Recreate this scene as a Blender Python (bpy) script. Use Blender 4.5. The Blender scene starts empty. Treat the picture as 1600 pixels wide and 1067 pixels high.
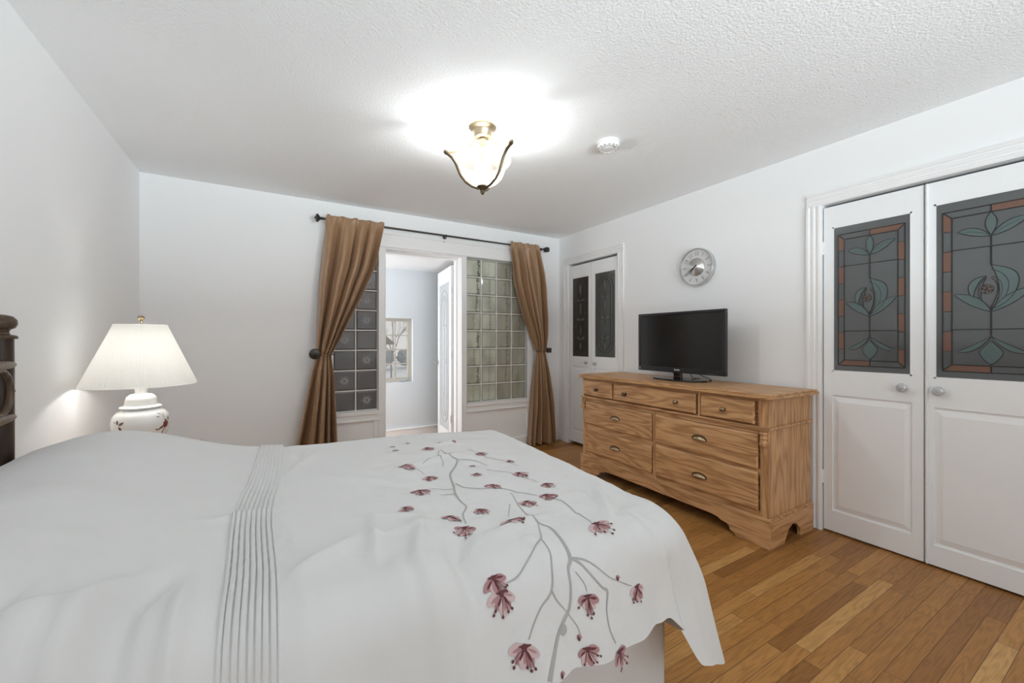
import bpy, bmesh, math, random
from mathutils import Vector, Matrix
random.seed(7)
PI = math.pi
sin, cos, rad = math.sin, math.cos, math.radians
SC = bpy.context.scene
COL = SC.collection

# ------------------------------------------------------------------ camera
YAW = rad(30.87)
cam_d = bpy.data.cameras.new('camera')
cam_d.sensor_width = 36.0
cam_d.lens = 634.0 / 1600.0 * 36.0
cam_d.shift_y = -0.0016
cam_d.clip_start = 0.02
cam = bpy.data.objects.new('camera', cam_d)
cam.location = (0, 0, 1.21)
cam.rotation_euler = (PI / 2, 0, -YAW)
COL.objects.link(cam)
SC.camera = cam

# ------------------------------------------------------------------ world, daylight, exposure
SC.view_settings.view_transform = 'Standard'
SC.view_settings.look = 'None'
SC.view_settings.gamma = 1.0
SC.view_settings.use_curve_mapping = False
SC.view_settings.exposure = 1.0
W = bpy.data.worlds.new('overcast')
SC.world = W
W.use_nodes = True
wn = W.node_tree
bg = wn.nodes['Background']
bg.inputs['Color'].default_value = (0.80, 0.80, 0.785, 1)
bg.inputs['Strength'].default_value = .42
SC.cycles.max_bounces = 10
SC.cycles.diffuse_bounces = 8
SC.cycles.use_denoising = True
SC.cycles.sample_clamp_indirect = 6.0


def area(name, loc, rot, sx, sy, power, col=(1, 1, 1)):
    l = bpy.data.lights.new(name, 'AREA')
    l.shape = 'RECTANGLE'
    l.size, l.size_y, l.energy, l.color = sx, sy, power, col
    o = bpy.data.objects.new(name, l)
    o.location, o.rotation_euler = loc, rot
    COL.objects.link(o)
    return o


# unseen lamps added as fill, behind the camera and at the sunroom's side
area('outside_ceiling_fill', (1.1, -9.5, -.6), (rad(180), 0, 0), 16.0, 9.0, 3900, (0.84, 0.945, 1.0))   # added lamp low outside, throws fill light up onto the ceiling
area('back_opening_fill', (1.1, -1.26, 1.45), (rad(90), 0, 0), 2.4, 1.2, 7.5, (0.92, 0.97, 1.0))  # added fill lamp in the back opening, lifts bed, doors and floor
area('sunroom_side_fill', (-0.22, 4.68, 1.15), (0, rad(-90), 0), 1.5, 0.86, 15, (0.96, 0.98, 1.0))  # added lamp that brightens the sunroom from its left end

# ------------------------------------------------------------------ helpers
ORI = {}


class MB:
    """collects geometry (world coordinates) for ONE mesh"""

    def __init__(s):
        s.v, s.f, s.m = [], [], []

    def add(s, vs, fs, mi=0):
        n = len(s.v)
        s.v += [tuple(v) for v in vs]
        s.f += [tuple(i + n for i in f) for f in fs]
        s.m += [mi] * len(fs)
        return s

    def box(s, x0, x1, y0, y1, z0, z1, mi=0):
        x0, x1 = sorted((x0, x1)); y0, y1 = sorted((y0, y1)); z0, z1 = sorted((z0, z1))
        vs = [(x, y, z) for x in (x0, x1) for y in (y0, y1) for z in (z0, z1)]
        return s.add(vs, [(0, 1, 3, 2), (4, 6, 7, 5), (0, 4, 5, 1), (2, 3, 7, 6), (0, 2, 6, 4), (1, 5, 7, 3)], mi)

    def lathe(s, prof, c=(0, 0, 0), n=32, axis='z', mi=0, rip=None):
        vs, fs = [], []
        for k, (r, h) in enumerate(prof):
            for i in range(n):
                a = 2 * PI * i / n
                rr = r * (1 + (rip(a, k) if rip else 0))
                p = (rr * cos(a), rr * sin(a), h)
                if axis == 'x': p = (p[2], p[0], p[1])
                if axis == '-x': p = (-p[2], p[0], p[1])
                if axis == 'y': p = (p[0], p[2], p[1])
                if axis == '-y': p = (p[0], -p[2], p[1])
                vs.append((p[0] + c[0], p[1] + c[1], p[2] + c[2]))
        for k in range(len(prof) - 1):
            for i in range(n):
                j = (i + 1) % n
                fs.append((k * n + i, k * n + j, (k + 1) * n + j, (k + 1) * n + i))
        if prof[0][0] > 1e-5: fs.append(tuple(range(n))[::-1])
        if prof[-1][0] > 1e-5: fs.append(tuple((len(prof) - 1) * n + i for i in range(n)))
        return s.add(vs, fs, mi)

    def tube(s, pts, r, n=8, mi=0, closed=False, flat=None):
        pts = [Vector(p) for p in pts]
        N = len(pts)
        rr = r if isinstance(r, (list, tuple)) else [r] * N
        vs, fs = [], []
        up = None
        for k, p in enumerate(pts):
            a = pts[(k - 1) % N] if (closed or k > 0) else p
            b = pts[(k + 1) % N] if (closed or k < N - 1) else p
            t = (b - a)
            if t.length < 1e-9: t = Vector((0, 0, 1))
            t.normalize()
            if up is None:
                up = Vector((0, 0, 1)) if abs(t.z) < .9 else Vector((0, 1, 0))
            u = (up - t * up.dot(t))
            if u.length < 1e-6: u = t.orthogonal()
            u.normalize(); up = u
            w = t.cross(u)
            for i in range(n):
                ang = 2 * PI * i / n
                k1, k2 = (1, 1) if flat is None else flat
                vs.append(p + u * (cos(ang) * rr[k] * k1) + w * (sin(ang) * rr[k] * k2))
        for k in range(N if closed else N - 1):
            q = (k + 1) % N
            for i in range(n):
                j = (i + 1) % n
                fs.append((k * n + i, k * n + j, q * n + j, q * n + i))
        if not closed:
            fs.append(tuple(range(n))[::-1]); fs.append(tuple((N - 1) * n + i for i in range(n)))
        return s.add(vs, fs, mi)

    def prism(s, poly, h0, h1, f, mi=0):
        """poly: 2d points; f(u,v,h) -> 3d"""
        n = len(poly)
        vs = [f(u, v, h0) for u, v in poly] + [f(u, v, h1) for u, v in poly]
        fs = [tuple(range(n))[::-1], tuple(range(n, 2 * n))]
        fs += [(i, (i + 1) % n, n + (i + 1) % n, n + i) for i in range(n)]
        return s.add(vs, fs, mi)

    def raised(s, f, u0, u1, v0, v1, h0, h1, ins, mi=0):
        """bevelled panel: f(u,v,h)"""
        vs = [f(u0, v0, h0), f(u1, v0, h0), f(u1, v1, h0), f(u0, v1, h0),
              f(u0 + ins, v0 + ins, h1), f(u1 - ins, v0 + ins, h1), f(u1 - ins, v1 - ins, h1), f(u0 + ins, v1 - ins, h1)]
        return s.add(vs, [(3, 2, 1, 0), (4, 5, 6, 7), (0, 1, 5, 4), (1, 2, 6, 5), (2, 3, 7, 6), (3, 0, 4, 7)], mi)

    def grid(s, P, mi=0, wrapu=False):
        nu, nv = len(P), len(P[0])
        vs = [p for row in P for p in row]
        fs = []
        for i in range(nu if wrapu else nu - 1):
            for j in range(nv - 1):
                a = i * nv + j; b = ((i + 1) % nu) * nv + j
                fs.append((a, b, b + 1, a + 1))
        return s.add(vs, fs, mi)


def tag(o, label=None, cat=None, group=None, kind=None):
    if label: o['label'] = label
    if cat: o['category'] = cat
    if group: o['group'] = group
    if kind: o['kind'] = kind
    return o


def obj(name, mb, mats, parent=None, loc=None, bev=0.0, solid=0.0, angle=38, sub=0, recalc=True):
    mats = mats if isinstance(mats, (list, tuple)) else [mats]
    if parent is not None:
        org = ORI[parent.name]
    elif loc is not None:
        org = loc
    else:
        xs = [v[0] for v in mb.v]; ys = [v[1] for v in mb.v]; zs = [v[2] for v in mb.v]
        org = ((min(xs) + max(xs)) / 2, (min(ys) + max(ys)) / 2, min(zs))
    me = bpy.data.meshes.new(name)
    me.from_pydata([(v[0] - org[0], v[1] - org[1], v[2] - org[2]) for v in mb.v], [], mb.f)
    for m in mats: me.materials.append(m)
    me.polygons.foreach_set('material_index', mb.m)
    if recalc:
        b = bmesh.new(); b.from_mesh(me)
        bmesh.ops.recalc_face_normals(b, faces=b.faces)
        b.to_mesh(me); b.free()
    me.polygons.foreach_set('use_smooth', [True] * len(me.polygons))
    me.set_sharp_from_angle(angle=rad(angle))
    o = bpy.data.objects.new(name, me)
    COL.objects.link(o)
    ORI[o.name] = org
    if parent is not None: o.parent = parent
    else: o.location = org
    if bev:
        m = o.modifiers.new('bevel', 'BEVEL'); m.width = bev; m.segments = 2; m.limit_method = 'ANGLE'; m.angle_limit = rad(40)
        m.harden_normals = True
    if solid:
        m = o.modifiers.new('solid', 'SOLIDIFY'); m.thickness = solid; m.offset = 0
    if sub:
        m = o.modifiers.new('sub', 'SUBSURF'); m.levels = sub; m.render_levels = sub
    return o


def thing(name, label, cat, loc, group=None, kind=None):
    o = bpy.data.objects.new(name, None)
    o.empty_display_size = .05
    COL.objects.link(o)
    o.location = loc
    ORI[o.name] = tuple(loc)
    return tag(o, label, cat, group, kind)


# ------------------------------------------------------------------ materials
def new_mat(name):
    m = bpy.data.materials.new(name); m.use_nodes = True
    return m, m.node_tree, m.node_tree.nodes['Principled BSDF']


def setp(p, **k):
    nm = dict(col='Base Color', rough='Roughness', metal='Metallic', spec='Specular IOR Level', trans='Transmission Weight',
              coat='Coat Weight', sheen='Sheen Weight', emis='Emission Color', es='Emission Strength', ior='IOR', sub='Subsurface Weight')
    for a, v in k.items():
        if a in ('col', 'emis'): v = (*v, 1)
        p.inputs[nm[a]].default_value = v


def plain(name, col, rough=.5, bump=0, scale=40, **k):
    m, nt, p = new_mat(name)
    setp(p, col=col, rough=rough, **k)
    if bump:
        tc = nt.nodes.new('ShaderNodeTexCoord'); no = nt.nodes.new('ShaderNodeTexNoise'); b = nt.nodes.new('ShaderNodeBump')
        no.inputs['Scale'].default_value = scale; no.inputs['Detail'].default_value = 4
        b.inputs['Strength'].default_value = bump; b.inputs['Distance'].default_value = .01
        nt.links.new(tc.outputs['Object'], no.inputs['Vector']); nt.links.new(no.outputs['Fac'], b.inputs['Height'])
        nt.links.new(b.outputs['Normal'], p.inputs['Normal'])
    return m


def node(nt, t, **k):
    n = nt.nodes.new(t)
    for a, v in k.items(): setattr(n, a, v)
    return n


def mth(nt, op, a, b=None):
    n = node(nt, 'ShaderNodeMath', operation=op)
    for i, x in enumerate((a, b)):
        if x is None: continue
        if isinstance(x, (int, float)): n.inputs[i].default_value = x
        else: nt.links.new(x, n.inputs[i])
    return n.outputs[0]


def ramp(nt, fac, stops):
    r = node(nt, 'ShaderNodeValToRGB')
    e = r.color_ramp.elements
    while len(e) < len(stops): e.new(.5)
    for el, (p, c) in zip(e, stops): el.position = p; el.color = (*c, 1)
    nt.links.new(fac, r.inputs['Fac'])
    return r.outputs['Color']


def mixc(nt, a, b, fac, blend='MIX'):
    n = node(nt, 'ShaderNodeMix', data_type='RGBA', blend_type=blend)
    if isinstance(fac, (int, float)): n.inputs['Factor'].default_value = fac
    else: nt.links.new(fac, n.inputs['Factor'])
    for i, x in ((6, a), (7, b)):
        if isinstance(x, tuple): n.inputs[i].default_value = (*x, 1)
        else: nt.links.new(x, n.inputs[i])
    return n.outputs[2]


def wood(name, axis, dark, mid, light, rough=.42, seed=0.0):
    """oak: grain runs along axis 'x','y' or 'z'"""
    m, nt, p = new_mat(name)
    tc = node(nt, 'ShaderNodeTexCoord')
    mp = node(nt, 'ShaderNodeMapping')
    s = {'x': (.9, 7, 7), 'y': (7, .9, 7), 'z': (7, 7, .9)}[axis]
    mp.inputs['Scale'].default_value = s
    mp.inputs['Location'].default_value = (seed, seed * 1.7, seed * .6)
    nt.links.new(tc.outputs['Object'], mp.inputs['Vector'])
    n1 = node(nt, 'ShaderNodeTexNoise'); n1.inputs['Scale'].default_value = 1.1; n1.inputs['Detail'].default_value = 2
    nt.links.new(mp.outputs[0], n1.inputs['Vector'])
    ring = mth(nt, 'SINE', mth(nt, 'MULTIPLY', n1.outputs['Fac'], 62.0))
    n2 = node(nt, 'ShaderNodeTexNoise'); n2.inputs['Scale'].default_value = 14; n2.inputs['Detail'].default_value = 6
    mp2 = node(nt, 'ShaderNodeMapping'); mp2.inputs['Scale'].default_value = {'x': (.12, 1.6, 1.6), 'y': (1.6, .12, 1.6), 'z': (1.6, 1.6, .12)}[axis]
    nt.links.new(tc.outputs['Object'], mp2.inputs['Vector']); nt.links.new(mp2.outputs[0], n2.inputs['Vector'])
    n2.inputs['Scale'].default_value = 60
    f = mth(nt, 'ADD', mth(nt, 'MULTIPLY', ring, .15), mth(nt, 'ADD', mth(nt, 'MULTIPLY', n2.outputs['Fac'], .75), .10))
    c = ramp(nt, f, [(.22, dark), (.5, mid), (.78, light)])
    n3 = node(nt, 'ShaderNodeTexNoise'); n3.inputs['Scale'].default_value = .9
    nt.links.new(mp.outputs[0], n3.inputs['Vector'])
    c = mixc(nt, c, tuple(v * .8 for v in mid), mth(nt, 'MULTIPLY', n3.outputs['Fac'], .35))
    nt.links.new(c, p.inputs['Base Color'])
    b = node(nt, 'ShaderNodeBump'); b.inputs['Strength'].default_value = .12; b.inputs['Distance'].default_value = .002
    nt.links.new(f, b.inputs['Height']); nt.links.new(b.outputs[0], p.inputs['Normal'])
    setp(p, rough=rough, spec=.4)
    return m


def floor_mat():
    m, nt, p = new_mat('oak_strip_floor')
    tc = node(nt, 'ShaderNodeTexCoord'); sx = node(nt, 'ShaderNodeSeparateXYZ')
    geo = node(nt, 'ShaderNodeNewGeometry')
    nt.links.new(geo.outputs['Position'], sx.inputs[0])
    X, Y = sx.outputs[0], sx.outputs[1]
    r = mth(nt, 'DIVIDE', mth(nt, 'ADD', Y, 10.013), .0585)
    row = mth(nt, 'FLOOR', r); fr = mth(nt, 'FRACT', r)
    wn1 = node(nt, 'ShaderNodeTexWhiteNoise', noise_dimensions='1D'); nt.links.new(row, wn1.inputs['W'])
    ln = mth(nt, 'ADD', mth(nt, 'MULTIPLY', wn1.outputs['Value'], .5), .62)
    q = mth(nt, 'DIVIDE', mth(nt, 'ADD', X, mth(nt, 'ADD', mth(nt, 'MULTIPLY', wn1.outputs['Value'], 37.7), 20)), ln)
    seg = mth(nt, 'FLOOR', q); fq = mth(nt, 'FRACT', q)
    cx = node(nt, 'ShaderNodeCombineXYZ'); nt.links.new(row, cx.inputs[0]); nt.links.new(seg, cx.inputs[1])
    wn2 = node(nt, 'ShaderNodeTexWhiteNoise', noise_dimensions='2D'); nt.links.new(cx.outputs[0], wn2.inputs['Vector'])
    base = ramp(nt, wn2.outputs['Value'], [(0, (.27, .118, .034)), (.2, (.37, .172, .049)), (.5, (.43, .208, .060)), (.93, (.48, .242, .074)), (1, (.58, .335, .120))])
    # grain, shifted from board to board
    off = mth(nt, 'MULTIPLY', wn2.outputs['Value'], 91.0)
    c3 = node(nt, 'ShaderNodeCombineXYZ')
    nt.links.new(mth(nt, 'ADD', mth(nt, 'MULTIPLY', X, 2.2), off), c3.inputs[0])
    nt.links.new(mth(nt, 'MULTIPLY', Y, 20.0), c3.inputs[1]); nt.links.new(off, c3.inputs[2])
    n1 = node(nt, 'ShaderNodeTexNoise'); n1.inputs['Scale'].default_value = .9; n1.inputs['Detail'].default_value = 2
    nt.links.new(c3.outputs[0], n1.inputs['Vector'])
    ring = mth(nt, 'SINE', mth(nt, 'MULTIPLY', n1.outputs['Fac'], 60.0))
    c4 = node(nt, 'ShaderNodeCombineXYZ')
    nt.links.new(mth(nt, 'ADD', mth(nt, 'MULTIPLY', X, 7), off), c4.inputs[0]); nt.links.new(mth(nt, 'MULTIPLY', Y, 160.0), c4.inputs[1])
    n2 = node(nt, 'ShaderNodeTexNoise'); n2.inputs['Scale'].default_value = 1; n2.inputs['Detail'].default_value = 4
    nt.links.new(c4.outputs[0], n2.inputs['Vector'])
    g = mth(nt, 'ADD', mth(nt, 'MULTIPLY', ring, .12), mth(nt, 'MULTIPLY', n2.outputs['Fac'], .8))
    gcol = ramp(nt, g, [(.12, (.62, .58, .54)), (.5, (1, 1, 1)), (.85, (1.0, 1.0, 1.0))])
    c = mixc(nt, base, gcol, .85, 'MULTIPLY')
    e1 = mth(nt, 'LESS_THAN', fr, .035)
    e2 = mth(nt, 'LESS_THAN', fq, mth(nt, 'DIVIDE', .0022, ln))
    edge = mth(nt, 'MAXIMUM', e1, e2)
    c = mixc(nt, c, (.10, .045, .018), mth(nt, 'MULTIPLY', edge, .9))
    nt.links.new(c, p.inputs['Base Color'])
    b = node(nt, 'ShaderNodeBump'); b.inputs['Strength'].default_value = .5; b.inputs['Distance'].default_value = .001; b.invert = True
    nt.links.new(edge, b.inputs['Height']); nt.links.new(b.outputs[0], p.inputs['Normal'])
    setp(p, rough=.36, spec=.32)
    return m


def ceiling_mat():
    m, nt, p = new_mat('stipple_ceiling')
    geo = node(nt, 'ShaderNodeNewGeometry')
    n = node(nt, 'ShaderNodeTexNoise'); n.inputs['Scale'].default_value = 95; n.inputs['Detail'].default_value = 3; n.inputs['Roughness'].default_value = .6
    nt.links.new(geo.outputs['Position'], n.inputs['Vector'])
    b = node(nt, 'ShaderNodeBump'); b.inputs['Strength'].default_value = .34; b.inputs['Distance'].default_value = .012
    nt.links.new(n.outputs['Fac'], b.inputs['Height']); nt.links.new(b.outputs[0], p.inputs['Normal'])
    setp(p, col=(.895, .91, .92), rough=.95, spec=.1)
    return m


def glassblock_mat(name, col, col2, rough, bscale, bstr, streak):
    m, nt, p = new_mat(name)
    tc = node(nt, 'ShaderNodeTexCoord'); oi = node(nt, 'ShaderNodeObjectInfo')
    mp = node(nt, 'ShaderNodeMapping'); mp.inputs['Scale'].default_value = (1.0, 1.0, .55)
    va = node(nt, 'ShaderNodeVectorMath', operation='ADD')
    c = node(nt, 'ShaderNodeCombineXYZ')
    for i in range(3): nt.links.new(mth(nt, 'MULTIPLY', oi.outputs['Random'], 31.0 + 17 * i), c.inputs[i])
    nt.links.new(tc.outputs['Object'], va.inputs[0]); nt.links.new(c.outputs[0], va.inputs[1])
    nt.links.new(va.outputs[0], mp.inputs['Vector'])
    n = node(nt, 'ShaderNodeTexNoise'); n.inputs['Scale'].default_value = bscale; n.inputs['Detail'].default_value = 2; n.inputs['Distortion'].default_value = .8
    nt.links.new(mp.outputs[0], n.inputs['Vector'])
    b = node(nt, 'ShaderNodeBump'); b.inputs['Strength'].default_value = bstr; b.inputs['Distance'].default_value = .012
    nt.links.new(n.outputs['Fac'], b.inputs['Height']); nt.links.new(b.outputs[0], p.inputs['Normal'])
    n2 = node(nt, 'ShaderNodeTexNoise'); n2.inputs['Scale'].default_value = bscale * .6; n2.inputs['Detail'].default_value = 1
    nt.links.new(mp.outputs[0], n2.inputs['Vector'])
    cc = ramp(nt, n2.outputs['Fac'], [(.36, col2), (.62, col)])
    if streak:      # rippled dark bands painted to imitate refraction inside each block
        sp = node(nt, 'ShaderNodeSeparateXYZ'); nt.links.new(tc.outputs['Object'], sp.inputs[0])
        n3 = node(nt, 'ShaderNodeTexNoise'); n3.inputs['Scale'].default_value = 38; n3.inputs['Detail'].default_value = 2
        nt.links.new(va.outputs[0], n3.inputs['Vector'])
        xo = mth(nt, 'SUBTRACT', mth(nt, 'ADD', sp.outputs[0], mth(nt, 'MULTIPLY', mth(nt, 'SUBTRACT', n3.outputs['Fac'], .5), .07)), mth(nt, 'SUBTRACT', mth(nt, 'MULTIPLY', oi.outputs['Random'], .09), .025))
        band = mth(nt, 'LESS_THAN', mth(nt, 'ABSOLUTE', xo), .011)
        ed = mth(nt, 'GREATER_THAN', mth(nt, 'MAXIMUM', mth(nt, 'ABSOLUTE', sp.outputs[0]), mth(nt, 'ABSOLUTE', sp.outputs[2])), .079)
        cc = mixc(nt, cc, (.10, .105, .08), mth(nt, 'MULTIPLY', band, mth(nt, 'MULTIPLY', oi.outputs['Random'], .9)))
        cc = mixc(nt, cc, (.15, .155, .125), mth(nt, 'MULTIPLY', ed, .5))
        sl = node(nt, 'ShaderNodeSeparateXYZ'); nt.links.new(oi.outputs['Location'], sl.inputs[0])
        cc = mixc(nt, cc, (.20, .175, .13), mth(nt, 'MULTIPLY', mth(nt, 'GREATER_THAN', sl.outputs[0], 2.17), .55))   # two right columns painted browner for the darker background behind the glass
    nt.links.new(cc, p.inputs['Base Color'])
    setp(p, rough=rough, spec=.5, coat=.25 if streak else .08)
    p.inputs['Coat Roughness'].default_value = .03
    return m


M = {}
M['wall'] = plain('white_wall_paint', (.892, .90, .906), .8, bump=.04, scale=60, spec=.25)
M['trim'] = plain('white_trim_paint', (.88, .88, .88), .38, spec=.4)
M['door'] = plain('white_door_paint', (.87, .885, .895), .42, spec=.4)
M['ceil'] = ceiling_mat()
M['floor'] = floor_mat()
M['sun'] = plain('pale_blue_paint', (.70, .745, .78), .85)
M['dark'] = plain('closet_shade', (.03, .03, .03), .9)  # near-black, painted in for the shade inside the closets
OAK = ((.33, .160, .064), (.60, .335, .155), (.74, .46, .24))
M['oak_y'] = wood('oak_grain_along', 'y', *OAK, seed=3.1)
M['oak_y2'] = wood('oak_grain_drawer', 'y', *OAK, seed=9.4)
M['oak_z'] = wood('oak_grain_upright', 'z', *OAK, seed=1.3)
M['oak_x'] = wood('oak_grain_across', 'x', *OAK, seed=5.2)
M['walnut'] = wood('dark_stained_wood', 'z', (.026, .014, .009), (.042, .024, .015), (.060, .036, .022), rough=.35)
M['walnut2'] = wood('warm_stained_wood', 'z', (.065, .038, .022), (.10, .062, .038), (.14, .09, .055), rough=.35)
M['brass'] = plain('antique_brass', (.42, .33, .21), .24, metal=1.0)
M['brassdk'] = plain('dark_bronze', (.16, .125, .08), .38, metal=1.0)
M['nickel'] = plain('satin_brass', (.66, .54, .37), .33, metal=1.0)
M['iron'] = plain('pewter_iron', (.075, .07, .062), .42, metal=.8)
M['chrome'] = plain('brushed_steel', (.62, .62, .62), .28, metal=1.0)
M['black'] = plain('black_plastic', (.012, .012, .013), .3, spec=.5)
M['screen'] = plain('tv_screen', (.010, .009, .008), .16, spec=.5)
M['gloss'] = plain('gloss_black', (.01, .01, .011), .04, spec=.8)
M['silver'] = plain('silver_print', (.6, .6, .6), .4)
M['cable'] = plain('black_cable', (.01, .01, .01), .5)
M['porc'] = plain('white_porcelain', (.83, .83, .81), .12, spec=.55)
M['leafp'] = plain('painted_brown_leaf', (.16, .085, .055), .3)
M['rosep'] = plain('painted_maroon_rose', (.17, .02, .022), .3)
M['greyp'] = plain('painted_grey_sprig', (.28, .28, .26), .3)
M['glassk'] = plain('cut_glass', (.50, .52, .53), .06, spec=1.0, coat=.8)
M['plaswhite'] = plain('white_plastic', (.78, .78, .77), .45)
M['pane'] = plain('smoked_pane', (.085, .091, .092), .07, spec=.9)
M['pane2'] = plain('clear_dark_pane', (.075, .075, .075), .07, spec=.7)
M['pane3'] = plain('brown_dark_pane', (.050, .043, .037), .08, spec=.5)
M['rust'] = plain('rust_glass', (.17, .090, .064), .12, spec=.5)
M['teal'] = plain('teal_glass', (.095, .135, .132), .12, spec=.5)
M['came'] = plain('lead_came', (.045, .042, .040), .35, metal=.5)
M['bevel'] = plain('bevelled_glass', (.13, .135, .14), .05, spec=.8)
M['palepane'] = plain('white_frosted_pane', (.60, .62, .64), .12, spec=.6)
M['palelead'] = plain('pale_lead', (.42, .44, .45), .35)
M['mortar'] = plain('white_mortar', (.80, .80, .77), .7)
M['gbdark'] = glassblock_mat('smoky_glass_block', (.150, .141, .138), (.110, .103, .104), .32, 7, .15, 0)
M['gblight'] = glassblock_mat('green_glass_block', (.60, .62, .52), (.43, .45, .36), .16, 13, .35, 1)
M['star'] = plain('pressed_star', (.66, .66, .66), .2, spec=.9)
M['brownp'] = plain('brown_glass', (.12, .088, .075), .12, spec=.5)
M['beige'] = plain('beige_window_frame', (.47, .44, .39), .5)
M['snow'] = plain('snow', (.86, .87, .89), .9, bump=.1, scale=6)
M['shed'] = plain('weathered_shed', (.36, .33, .31), .9)
M['shrub'] = plain('frosted_shrub', (.42, .44, .45), .9)
M['bark'] = plain('bare_bark', (.36, .33, .30), .9)


def curtain_mat():
    m, nt, p = new_mat('bronze_satin')
    tc = node(nt, 'ShaderNodeTexCoord'); mp = node(nt, 'ShaderNodeMapping'); mp.inputs['Scale'].default_value = (26, 26, 2)
    n = node(nt, 'ShaderNodeTexNoise'); n.inputs['Scale'].default_value = 2; n.inputs['Detail'].default_value = 3
    nt.links.new(tc.outputs['Object'], mp.inputs[0]); nt.links.new(mp.outputs[0], n.inputs['Vector'])
    c = ramp(nt, n.outputs['Fac'], [(.3, (.345, .208, .115)), (.7, (.375, .23, .13))])
    nt.links.new(c, p.inputs['Base Color'])
    setp(p, rough=.36, spec=.6, sheen=.25)
    p.inputs['Sheen Tint'].default_value = (.8, .62, .45, 1)
    return m


M['curtain'] = curtain_mat()


def shade_mat():
    m, nt, p = new_mat('pleated_ivory_shade')
    out = nt.nodes['Material Output']
    setp(p, col=(.87, .865, .835), rough=.9, spec=.1)
    t = node(nt, 'ShaderNodeBsdfTranslucent'); t.inputs['Color'].default_value = (.86, .845, .79, 1)
    mx = node(nt, 'ShaderNodeMixShader'); mx.inputs[0].default_value = .25
    nt.links.new(p.outputs[0], mx.inputs[1]); nt.links.new(t.outputs[0], mx.inputs[2]); nt.links.new(mx.outputs[0], out.inputs['Surface'])
    return m


M['shade'] = shade_mat()


def glow_mat(name, col, st):
    m, nt, p = new_mat(name)
    setp(p, col=(.10, .097, .09), rough=.3, emis=col, es=st)
    return m


M['bowl'] = glow_mat('lit_frosted_bowl', (1.0, .93, .80), .60)
_nt = M['bowl'].node_tree      # thin frosted glass: part of the bulbs' light passes straight through
_t = _nt.nodes.new('ShaderNodeBsdfTransparent'); _m = _nt.nodes.new('ShaderNodeMixShader'); _m.inputs[0].default_value = .68
_nt.links.new(_nt.nodes['Principled BSDF'].outputs[0], _m.inputs[1]); _nt.links.new(_t.outputs[0], _m.inputs[2])
_nt.links.new(_m.outputs[0], _nt.nodes['Material Output'].inputs['Surface'])
M['bulb'] = glow_mat('lit_bulb', (1.0, .93, .8), .8)


def cotton_mat():
    m, nt, p = new_mat('white_cotton')
    tc = node(nt, 'ShaderNodeTexCoord')
    n = node(nt, 'ShaderNodeTexNoise'); n.inputs['Scale'].default_value = 6; n.inputs['Detail'].default_value = 3; n.inputs['Distortion'].default_value = .3
    nt.links.new(tc.outputs['Object'], n.inputs['Vector'])
    b = node(nt, 'ShaderNodeBump'); b.inputs['Strength'].default_value = .42; b.inputs['Distance'].default_value = .022
    nt.links.new(n.outputs['Fac'], b.inputs['Height']); nt.links.new(b.outputs[0], p.inputs['Normal'])
    setp(p, col=(.68, .68, .675), rough=.9, spec=.15, sheen=.15)
    return m


M['cotton'] = cotton_mat()
M['skirt'] = plain('white_valance', (.74, .74, .74), .9)
M['branch'] = plain('grey_embroidery', (.40, .395, .385), .85)
M['petal'] = plain('pink_embroidery', (.58, .435, .43), .85)
M['petal2'] = plain('rose_embroidery', (.40, .22, .23), .85)
M['core'] = plain('dark_red_embroidery', (.13, .035, .04), .85)
M['steel_dial'] = plain('silver_dial', (.70, .70, .70), .45, metal=.15)
M['dialink'] = plain('grey_numeral', (.25, .25, .25), .5)


def st(name, mb, mats, label, cat, **k):
    o = obj(name, mb, mats, **k)
    return tag(o, label, cat, kind='structure')


XL, XR, YF, YB, ZC = -0.817, 3.03, 3.95, -1.20, 2.44

# ------------------------------------------------------------------ room shell
st('floor', MB().box(XL - .12, XR + .12, YB - .12, YF + .2, -.12, 0), M['floor'], 'honey oak strip floor of the bedroom', 'floor')
st('ceiling', MB().box(XL - .12, XR + .12, YB - .12, YF + .2, ZC, ZC + .12), M['ceil'], 'white stippled bedroom ceiling', 'ceiling')
st('wall_left', MB().box(XL - .12, XL, YB - .12, YF + .2, 0, ZC), M['wall'], 'plain white wall behind the headboard and table lamp', 'wall')
w = MB()
XW = XR + .12
# right wall with two closet recesses
NC0, NC1, NCT = .262, 1.207, 2.066      # near closet opening
FC0, FC1, FCT = 2.975, 3.760, 2.09      # far closet opening
for a, b in ((YB - .12, NC0), (NC1, FC0), (FC1, YF + .2)): w.box(XR, XW, a, b, 0, ZC)
w.box(XR, XW, NC0, NC1, NCT, ZC); w.box(XR, XW, FC0, FC1, FCT, ZC)
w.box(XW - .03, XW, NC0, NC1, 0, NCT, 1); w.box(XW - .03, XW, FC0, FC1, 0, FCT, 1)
st('wall_right', w, [M['wall'], M['dark']], 'white wall holding the clock and both closets', 'wall')
w = MB()
OL, DL, DR, OR, HT = .45, .94, 1.747, 2.60, 2.09
w.box(XL, OL, YF, YF + .2, 0, ZC); w.box(OR, XR, YF, YF + .2, 0, ZC); w.box(OL, OR, YF, YF + .2, HT, ZC)
w.box(OL, DL, YF, YF + .2, 0, .47); w.box(DR, OR, YF, YF + .2, 0, .455)
w.box(.885, DL, YF, YF + .2, .47, HT); w.box(DR, 1.785, YF, YF + .2, .455, HT)
st('wall_far', w, M['wall'], 'white far wall with the curtained doorway and glass block panels', 'wall')
w = MB()
w.box(XL, -.2, YB - .12, YB, 0, ZC); w.box(2.4, XR, YB - .12, YB, 0, ZC); w.box(-.2, 2.4, YB - .12, YB, 0, .80); w.box(-.2, 2.4, YB - .12, YB, 2.1, ZC)  # opening added to let fill light in from behind
st('wall_back', w, M['wall'], 'white wall behind the viewer with a wide opening added for light', 'wall')
w = MB()
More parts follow.
